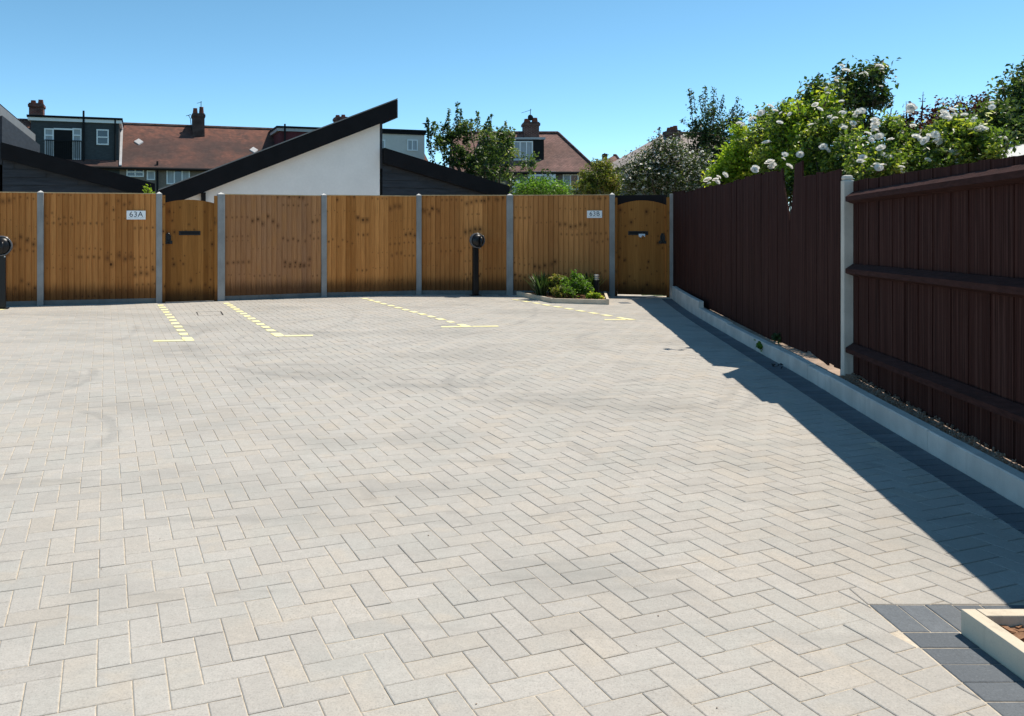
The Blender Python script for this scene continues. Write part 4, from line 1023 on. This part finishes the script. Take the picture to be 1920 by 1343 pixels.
plant('golden_shrub', 'olive and yellow green feathery shrub above sign 63B', 'shrub', (at(1125, 420, 20).x, 20, -0.05), [L_(1120, 335, 20, 30, 34, .5), L_(1105, 355, 20, 30, 18, .5), L_(1150, 345, 20, 18, 26, .4), L_(1130, 316, 20, 16, 18, .3)], 200, 45, 0.07, 0.06, ML_OLIVE, [S_(1118, 320, 1112, 296, 20), S_(1132, 315, 1138, 294, 20), S_(1100, 340, 1088, 318, 20)], 120, 0.04, 'garden trees and shrubs', 0.04, 10, True)
tH, clH, ptH = plant('hawthorn', 'dark shrub dotted with tiny white blossom behind gate 63B', 'shrub', (at(1240, 420, 19).x, 19, -0.05), [L_(1205, 325, 19, 36, 36, .7), L_(1245, 300, 19, 40, 44, .8), L_(1290, 330, 19, 42, 36, .8), L_(1240, 340, 19, 70, 26, .8), L_(1235, 275, 19, 14, 24, .4), L_(1310, 310, 19, 26, 26, .5), L_(1185, 345, 19, 22, 18, .5)], 360, 46, 0.10, 0.062, ML_HAW, [S_(1237, 270, 1236, 238, 19), S_(1228, 280, 1222, 262, 19)], 110, .04, 'garden trees and shrubs', 0.06, 16)
sel = ptH[(rng.random(len(ptH)) < 0.17)]; sel = sel[sel[:, 2] > 2.2]
bl = leaf_mesh('blossom', sel - np.array(tH.location), 0.062, M_PETAL, 0.6, 0.9); o = bpy.data.objects.new('blossom', bl); C.objects.link(o); o.parent = tH; o['kind'] = 'stuff'
plant('plum_tree', 'dark upright tree with spiky shoots right of the pale tiled roof', 'tree', (at(1335, 420, 21).x, 21, -0.05), [L_(1335, 262, 21, 34, 34, .7), L_(1310, 250, 21, 24, 22, .5), L_(1360, 252, 21, 28, 26, .6), L_(1335, 225, 21, 30, 30, .6), L_(1340, 300, 21, 40, 26, .6), L_(1300, 280, 21, 24, 16, .4), L_(1375, 225, 21, 14, 16, .4), L_(1325, 330, 21, 40, 24, .6)], 210, 36, 0.085, 0.075, ML_DARK,
      [S_(1300, 240, 1292, 166, 21), S_(1305, 215, 1299, 172, 21), S_(1322, 225, 1323, 162, 21), S_(1335, 210, 1340, 164, 21), S_(1345, 225, 1357, 176, 21), S_(1365, 235, 1383, 182, 21), S_(1372, 240, 1394, 200, 21), S_(1310, 250, 1276, 226, 21), S_(1368, 215, 1380, 196, 21), S_(1315, 210, 1312, 180, 21)], 95, 0.06, 'garden trees and shrubs', 0.08, 14)
def RL(px, py, Y, rx, ry, dep): return L_(px, py, Y, rx, ry, dep)
plant('lime_shrub', 'sunlit lime green shrub leaning over the far end of the brown fence', 'shrub', (at(1400, 560, 14).x, 14, 0.12), [RL(1375, 315, 14, 30, 26, .4), RL(1400, 300, 14, 36, 34, .45), RL(1430, 290, 13.8, 30, 34, .4), RL(1360, 330, 14.2, 26, 20, .35), RL(1395, 255, 13.8, 16, 20, .25), RL(1400, 355, 14, 60, 40, .45)], 190, 46, 0.10, 0.085, ML_LIME, [S_(1382, 300, 1374, 262, 14), S_(1405, 290, 1402, 255, 14)], 90, .05, 'garden trees and shrubs', 0.03, 10, True)
plant('lime_shrub', 'tall lime green shrub growing through the white roses beside the notch', 'shrub', (at(1505, 600, 11).x, 11, 0.12), [RL(1470, 270, 11.3, 26, 40, .3), RL(1500, 225, 11, 26, 30, .3), RL(1540, 205, 10.8, 24, 22, .25), RL(1520, 260, 10.8, 34, 34, .3), RL(1490, 310, 10.9, 44, 30, .3), RL(1555, 185, 10.8, 12, 12, .2)], 150, 40, 0.075, 0.064, ML_LIME, [S_(1545, 200, 1556, 170, 10.2), S_(1500, 215, 1494, 190, 10.2)], 80, .05, 'garden trees and shrubs', 0.03, 12, True)
rose_parts = []
tR, clR, ptR = plant('rose_bush', 'large white rose bush filling the gap above the broken notch', 'rose bush', (at(1520, 640, 10.0).x, 10.0, 0.12),
    [RL(1450, 255, 12.0, 44, 48, .4), RL(1500, 235, 11.2, 50, 52, .45), RL(1480, 300, 11.4, 70, 40, .4), RL(1550, 260, 10.4, 56, 52, .45), RL(1590, 300, 9.8, 60, 42, .4), RL(1530, 350, 10.6, 70, 50, .4), RL(1430, 225, 12.4, 22, 22, .3)], 320, 54, 0.075, 0.062, ML_ROSE,
    [S_(1420, 230, 1404, 214, 12.3), S_(1470, 215, 1478, 188, 11.6), S_(1510, 215, 1503, 190, 11.2), S_(1440, 225, 1446, 196, 12), S_(1560, 220, 1566, 190, 10.5), S_(1590, 270, 1612, 225, 10), S_(1530, 200, 1526, 176, 11)], 100, .05, 'white rose bushes', 0.035, 24, True)
tR2, clR2, ptR2 = plant('rose_bush', 'white rose bush over the near brown fence with three rails', 'rose bush', (at(1720, 640, 8.9).x, 8.9, 0.12),
    [RL(1650, 290, 9.0, 50, 40, .4), RL(1700, 280, 9.0, 46, 34, .4), RL(1750, 285, 8.8, 56, 36, .4), RL(1805, 268, 8.6, 50, 40, .4), RL(1840, 275, 8.5, 40, 34, .35), RL(1690, 320, 8.7, 90, 40, .35), RL(1790, 310, 8.6, 90, 34, .35), RL(1785, 245, 8.8, 30, 22, .3), RL(1665, 245, 9, 20, 20, .3)], 330, 52, 0.066, 0.055, ML_ROSE,
    [S_(1660, 245, 1672, 205, 9.0), S_(1650, 250, 1640, 222, 9), S_(1668, 240, 1690, 214, 9), S_(1720, 262, 1712, 232, 9), S_(1770, 240, 1762, 205, 8.8), S_(1812, 235, 1818, 208, 8.6), S_(1840, 250, 1852, 215, 8.5), S_(1795, 232, 1800, 200, 8.7)], 100, .05, 'white rose bushes', 0.03, 22, True)
tR3, clR3, ptR3 = plant('rose_bush', 'tallest dark green rose clump rising against the sky', 'rose bush', (at(1590, 640, 11.0).x, 11.0, 0.12),
    [RL(1530, 185, 11.2, 24, 30, .3), RL(1570, 190, 11, 34, 44, .4), RL(1605, 170, 11, 32, 36, .4), RL(1640, 140, 11, 16, 22, .25), RL(1590, 230, 11, 46, 36, .4), RL(1640, 185, 11, 20, 18, .25), RL(1595, 140, 11, 18, 14, .25), RL(1510, 200, 11.4, 14, 20, .25)], 150, 36, 0.07, 0.07, ML_DARK2,
    [S_(1635, 150, 1646, 106, 11), S_(1640, 145, 1655, 128, 11), S_(1590, 150, 1588, 120, 11), S_(1535, 170, 1536, 136, 11.2), S_(1640, 190, 1658, 160, 11), S_(1620, 200, 1660, 190, 11), S_(1615, 195, 1650, 172, 11)], 100, .05, 'white rose bushes', 0.035, 18, True)
plant('purple_shrub', 'purple leaved shrub with wiry tips behind the white roses', 'shrub', (at(1760, 640, 11.2).x, 11.2, 0.12), [RL(1700, 240, 11.2, 22, 26, .3), RL(1745, 235, 11.2, 24, 24, .3), RL(1800, 208, 11.2, 36, 20, .3), RL(1845, 205, 11.2, 24, 18, .3), RL(1725, 262, 11.2, 46, 28, .3), RL(1775, 222, 11.2, 30, 20, .3)], 150, 24, 0.075, 0.055, ML_PURP, [S_(1728, 230, 1731, 172, 11.2), S_(1700, 230, 1699, 190, 11.2), S_(1770, 215, 1768, 192, 11.2), S_(1790, 200, 1800, 178, 11.2)], 28, .05, 'garden trees and shrubs', 0.02, 14, True)
plant('leafy_tree', 'green tree cut by the right edge of the picture above the canopy', 'tree', (at(1900, 640, 9.9).x, 9.9, 0.12), [RL(1915, 175, 9.9, 26, 34, .4), RL(1895, 210, 9.9, 36, 26, .4), RL(1910, 245, 9.8, 50, 26, .4), RL(1870, 240, 9.7, 36, 26, .4), RL(1850, 260, 9.6, 34, 24, .3), RL(1880, 275, 9.5, 40, 20, .3), RL(1862, 222, 9.7, 26, 20, .3), RL(1940, 150, 9.9, 30, 40, .4), RL(1960, 220, 9.9, 40, 60, .4)], 260, 36, 0.07, 0.06, ML_APPLE, [S_(1890, 200, 1877, 150, 9.9), S_(1910, 170, 1908, 130, 9.9), S_(1860, 240, 1853, 178, 9.7)], 80, .06, 'garden trees and shrubs', 0.06, 16)
plant('climber_tip', 'tiny green plant tip peeking over the fence left of gate 63A', 'plant', (at(279, 600, 17).x, 17, -0.05), [L_(279, 356, 17, 7, 12, .08), L_(279, 380, 17, 10, 24, .1)], 26, 16, 0.04, 0.06, ML_LIME, (), group='garden trees and shrubs', trunk_r=0.012, branches=3, stems=True)

# white roses: each bloom a part of its bush
def rose_mesh(seed):
    r = np.random.default_rng(seed); v = []; f = []
    for ring, (n, rad, tilt, ln) in enumerate(((7, 0.5, 0.25, 0.55), (6, 0.34, 0.75, 0.46), (5, 0.18, 1.15, 0.36), (4, 0.07, 1.4, 0.28))):
        for q in range(n):
            a = 2 * math.pi * (q + 0.5 * ring + r.uniform(-.15, .15)) / n; c, s = math.cos(a), math.sin(a); w = 1.15 * math.sin(math.pi / n) * (rad + 0.22)
            tl = tilt + r.uniform(-.15, .15); b = len(v)
            for (u, ww, curl) in ((0.0, 0.3, 0), (0.55, 1.0, 0), (1.0, 0.7, -0.35)):
                rr = rad * 0.35 + ln * u * math.cos(tl) ; zz = 0.02 * ring + ln * u * math.sin(tl) + curl * 0.12
                for sg in (-1, 1): v.append((c * rr - s * sg * w * ww, s * rr + c * sg * w * ww, zz))
            f += [(b, b + 1, b + 3, b + 2), (b + 2, b + 3, b + 5, b + 4)]
    me = bpy.data.meshes.new('rose'); me.from_pydata(v, [], f); me.update(); me.materials.append(M_PETAL)
    a = me.attributes.new('tone', 'FLOAT', 'FACE'); a.data.foreach_set('value', r.random(len(f)).astype(np.float32)); me.shade_smooth()
    return me
RM = [rose_mesh(i) for i in range(4)]
def roses(parent, spots, Y, mean=0.052):
    for px, py, k in spots:
        for q in range(k):
            jx, jy = (rng.normal(size=2) * 5.5 if k > 1 else (0, 0)); p = at(px + jx, py + jy * 0.7, Y - 0.42 + rng.normal() * 0.06)
            o = bpy.data.objects.new('rose', RM[rng.integers(4)]); C.objects.link(o); o.parent = parent; o.location = p - wloc(parent)
            s = mean * rng.uniform(0.75, 1.25); o.scale = (s * rng.uniform(0.85, 1.4),) * 3; dv = Vector((rng.normal() * .5 - .25, -0.45 + rng.normal() * .5, 0.95 + rng.normal() * .3)); o.rotation_euler = dv.to_track_quat('Z', 'Y').to_euler()
roses(tR, [(1408, 222, 2), (1450, 200, 3), (1472, 212, 2), (1427, 212, 1), (1462, 230, 1), (1530, 198, 2), (1578, 190, 1), (1558, 222, 3), (1580, 214, 2), (1582, 240, 4), (1600, 235, 2), (1500, 290, 1), (1545, 272, 2), (1552, 282, 1), (1570, 273, 2), (1450, 312, 4), (1425, 318, 2), (1465, 292, 2), (1470, 290, 1), (1605, 210, 3), (1612, 215, 2), (1520, 235, 1), (1437, 268, 1), (1575, 295, 1), (1480, 312, 1), (1605, 262, 1)], 10.4)
roses(tR, [(1345, 340, 3), (1390, 232, 2), (1400, 262, 2), (1335, 345, 2), (1360, 328, 1), (1412, 250, 1)], 13.7, 0.065)
roses(tR2, [(1638, 240, 3), (1632, 258, 3), (1650, 250, 2), (1655, 282, 2), (1648, 312, 3), (1690, 316, 3), (1710, 205, 2), (1725, 258, 4), (1748, 258, 4), (1760, 266, 2), (1775, 218, 5), (1790, 215, 3), (1812, 222, 3), (1830, 242, 5), (1838, 248, 3), (1845, 262, 2), (1845, 268, 1), (1875, 262, 2), (1790, 292, 3), (1795, 302, 1), (1712, 236, 1), (1706, 213, 2), (1784, 206, 1), (1620, 300, 2), (1670, 262, 1), (1858, 195, 2), (1668, 295, 1), (1740, 300, 1), (1640, 225, 1)], 8.85, 0.048)
roses(tR3, [(1588, 128, 2), (1655, 128, 3), (1618, 138, 2), (1570, 150, 2), (1558, 170, 3), (1652, 162, 1)], 11.0, 0.05)

# white canopy in the neighbouring garden
cp = at(1935, 262, 9.0); t = thing('garden_canopy', 'white canopy edge showing above the near brown fence at right', 'canopy', (cp.x, cp.y, 0.14))
a_, b_, c_, d_ = at(1872, 294, 8.2), at(1990, 258, 8.2), at(2080, 262, 9.6), at(1960, 292, 9.6)
apex = at(1985, 215, 8.9); m = MB()
for p, q in ((a_, b_), (b_, c_), (c_, d_), (d_, a_)): m.prism([p, q, apex], (0, 0, -0.012))
a1, b1, c1_, d1 = (Vector((cp.x - 0.62, cp.y - 0.75, 2.10)), Vector((cp.x + 1.2, cp.y - 0.75, 2.10)), Vector((cp.x + 1.2, cp.y + 0.75, 2.10)), Vector((cp.x - 0.62, cp.y + 0.75, 2.10))); ap = Vector((cp.x + 0.45, cp.y, 2.44))
m = MB()
for p, q in ((a1, b1), (b1, c1_), (c1_, d1), (d1, a1)): m.prism([p, q, ap], (0, 0, -0.012))
m.build('canopy_roof', M_WHITE, t)
for p in (a1, b1, c1_, d1):
    m = MB(); m.tube([(p.x, p.y, 0.1), (p.x, p.y, 2.09)], [0.02, 0.02], 8); m.build('leg', M_WHITE, t)

# ------------------------------------------------------------------ planting beds
def edging(parent, pts, h, w, m_):
    """edging kerbs along a polyline; the bed lies to the left of the walking direction"""
    for a, b in zip(pts, pts[1:]):
        a, b = Vector(a), Vector(b); d = (b - a); L = d.length; d.normalize(); n = Vector((-d.y, d.x))
        q = [a + d * 0.002, b - d * 0.002, b + n * w - d * 0.002, a + n * w + d * 0.002]
        m = MB(); m.prism([(p.x, p.y, -0.03) for p in q], (0, 0, h + 0.03)); m.build('edging_kerb', m_, parent, bevel=0.004)
def mulch(parent, poly, z, n, s0, s1):
    m = MB(); m.quad(*[(x, y, z) for x, y in poly]); xs = [p[0] for p in poly]; ys = [p[1] for p in poly]; k = 0
    while k < n:
        x, y = random.uniform(min(xs), max(xs)), random.uniform(min(ys), max(ys))
        if not all((poly[(i + 1) % len(poly)][0] - poly[i][0]) * (y - poly[i][1]) - (poly[(i + 1) % len(poly)][1] - poly[i][1]) * (x - poly[i][0]) > 0 for i in range(len(poly))): continue
        a = random.uniform(0, 6.28); s = random.uniform(s0, s1); w = s * random.uniform(.3, .6); ca, sa_ = math.cos(a), math.sin(a); zz = z + random.uniform(0, .012); k += 1
        q = [(x + ca * u * s - sa_ * v_ * w, y + sa_ * u * s + ca * v_ * w, zz + random.uniform(0, .008)) for u, v_ in ((-1, -.6), (1, -1), (.8, 1), (-.9, .7))]
        m.prism(q, (0, 0, random.uniform(.004, .009)))
    o = m.build('bark_mulch', M_MULCH, parent); o['kind'] = 'stuff'
bd = thing('planting_bed', 'small angled planting bed with concrete edging between charger and gate 63B', 'planter', (3.0, 15.3, 0))
B0, B1, B2, B3 = (2.06, 16.30), (2.50, 14.72), (3.46, 14.42), (3.80, 16.08)
edging(bd, [B0, (2.19, 15.80), B1, B2], 0.085, 0.05, M_PLANTER); edging(bd, [B2, B3], 0.10, 0.05, M_PLANTER)
mulch(bd, [(2.12, 16.35), (2.55, 14.78), (3.43, 14.49), (3.75, 16.1)], 0.055, 900, 0.012, 0.035)
def tuft(name, label, base, n, length, spread, m_, width=0.1, group=None, up=1.0):
    t = thing(name, label, 'plant', base, group); P = []; Dr = []
    me_v, me_f, tn = [], [], []
    for q in range(n):
        a = rng.uniform(0, 2 * math.pi); ln = length * rng.uniform(.6, 1.15); out = rng.uniform(0.15, 1.0) * spread; w = width * ln * rng.uniform(.7, 1.2) * .5
        dx, dy = math.cos(a), math.sin(a); bx, by = rng.normal() * .04, rng.normal() * .04; b = len(me_v)
        for u in (0, .35, .7, 1.0):
            r = out * ln * u; z = ln * up * (u - 0.42 * out * u * u); ww = w * (0.5 + 1.2 * u * (1 - u) * 2) * (1 - u ** 4)
            for sg in (-1, 1): me_v.append((bx + dx * r - dy * sg * ww, by + dy * r + dx * sg * ww, z))
        for k in range(3): me_f.append((b + 2 * k, b + 2 * k + 1, b + 2 * k + 3, b + 2 * k + 2))
        tn += [rng.random()] * 3
    o = bpy.data.objects.new('leaves', add_mesh('leaves', me_v, me_f, m_, tn)); C.objects.link(o); o.parent = t
    return t
G = 'plants in the small bed'
z0 = 0.05
def bedp(px, py): x, y = ground(px, py); return (x, y, z0)
tuft('strap_leaf_plant', 'dark strappy clump at the left end of the bed', (2.42, 15.45, z0), 170, 0.50, 0.75, ML_GRASSY, 0.07, G)
tuft('strap_leaf_plant', 'dark strappy clump behind the bright fern', (2.72, 15.75, z0), 150, 0.46, 0.7, ML_GRASSY, 0.07, G)
tuft('strap_leaf_plant', 'dark clump against the fence behind the bollard lamp', (3.45, 15.85, z0), 140, 0.44, 0.7, ML_GRASSY, 0.08, G)
def leafy(name, label, base, lobes, n, per, crad, size, m_, aspect=.4):
    return plant(name, label, 'plant', base, lobes, n, per, crad, size, m_, (), group=G, trunk_r=0.008, branches=5, stems=True, aspect=aspect, up=0.7)
leafy('feathery_shrub', 'bright green feathery shrub in the middle of the bed', (3.0, 15.2, z0), [((2.92, 15.2, .26), (.24, .2, .17)), ((3.08, 15.25, .32), (.22, .2, .17)), ((2.85, 15.0, .16), (.2, .15, .11)), ((3.2, 15.2, .2), (.2, .15, .12)), ((3.02, 15.3, .42), (.06, .06, .1))], 130, 22, .035, .055, ML_FERN)
leafy('spurge_plant', 'pale green bushy plant at the front left of the bed', (2.68, 14.98, z0), [((2.68, 14.98, .17), (.17, .12, .12))], 40, 22, .03, .05, ML_OLIVE)
leafy('sedum_plant', 'small yellow green plant at the right front of the bed', (3.30, 14.80, z0), [((3.30, 14.80, .11), (.13, .1, .06))], 36, 18, .022, .05, ML_LIME)
leafy('variegated_plant', 'pale leaved plant beside the dark strappy clump', (2.72, 15.45, z0), [((2.72, 15.45, .38), (.14, .1, .08))], 26, 14, .03, .06, ML_OLIVE)
t = thing('bollard_lamp', 'short dark bollard lamp with steel bands at the right of the bed', 'lamp', (3.42, 15.25, 0.05))
m = MB(); m.lathe((3.42, 15.25, 0.05), (0, 0, 1), [(0, .06), (.01, .06), (.012, .052), (.33, .052)], 20); m.build('shaft', M_BLACKM, t, smooth=False)
for z in (.385, .425, .46): m = MB(); m.lathe((3.42, 15.25, z), (0, 0, 1), [(0, .054), (.012, .056), (.014, .05)], 20); m.build('louvre', M_STEEL, t)
m = MB(); m.lathe((3.42, 15.25, 0.38), (0, 0, 1), [(0, .035), (.10, .035)], 16); m.build('lens', M_CURTAIN, t)
# near planter at the lower right corner
np0 = thing('planter', 'corner of a concrete edged planter at the lower right', 'planter', (1.9, 2.8, 0))
PX, PY, PH = 1.893, 2.822, 0.083
m = MB(); m.prism([(PX, 0.6, -.03), (PX + .05, 0.6, -.03), (PX + .05, PY, -.03), (PX, PY, -.03)], (0, 0, PH + .03)); m.build('edging_kerb', M_PLANTER, np0, bevel=.003)
m = MB(); m.prism([(PX + .0535, PY - .05, -.03), (2.62, PY - .05, -.03), (2.62, PY, -.03), (PX + .0535, PY, -.03)], (0, 0, PH + .03)); m.build('edging_kerb', M_PLANTER, np0, bevel=.003)
mulch(np0, [(PX + .05, 0.7), (2.6, 0.7), (2.6, PY - .05), (PX + .05, PY - .05)], 0.030, 1500, 0.010, 0.032)

# weeds and dark scraps by the kerb
def wee(label, px, py, z, n, s):
    x, y = ground(px, py); plant('kerb_weed', label, 'weed', (x, y, z), [((x, y, z + .03), (.03, .04, .04))], n, 5, .014, s, ML_FERN, (), group='weeds by the kerb', trunk_r=.002, branches=2, stems=True)
x = interp(KS, 8.95)
plant('kerb_weed', 'small green weed hanging over the face of the kerb', 'weed', (x - .01, 8.95, 0.06), [((x - .02, 8.95, .085), (.02, .07, .05))], 10, 7, .018, .045, ML_FERN, (), group='weeds by the kerb', trunk_r=.002, branches=2, stems=True)
plant('kerb_weed', 'dark green weed at the foot of the brown fence on the kerb', 'weed', (x + .1, 8.8, 0.13), [((x + .12, 8.8, .19), (.04, .12, .05))], 14, 8, .02, .05, ML_DARK, (), group='weeds by the kerb', trunk_r=.002, branches=2, stems=True)
m = MB(); gx, gy = ground(1475, 689)  # thin black slivers scattered over a small patch of the border
for q in range(9):
    px_, py_ = gx + random.uniform(-.12, .10), gy + random.uniform(-.16, .12); a = random.uniform(0, 3.1); s = random.uniform(.02, .07)
    m.prism([(px_ - s * math.cos(a), py_ - s * math.sin(a), .004), (px_ + s * math.cos(a), py_ + s * math.sin(a), .012), (px_ + s * .5 * math.sin(a), py_ - s * .5 * math.cos(a), .02)], (0, 0, .003))
tag(m.build('dark_scraps', M_BLACKM, origin=(gx, gy, 0)), 'small dark scraps on the charcoal border by the kerb', 'litter')
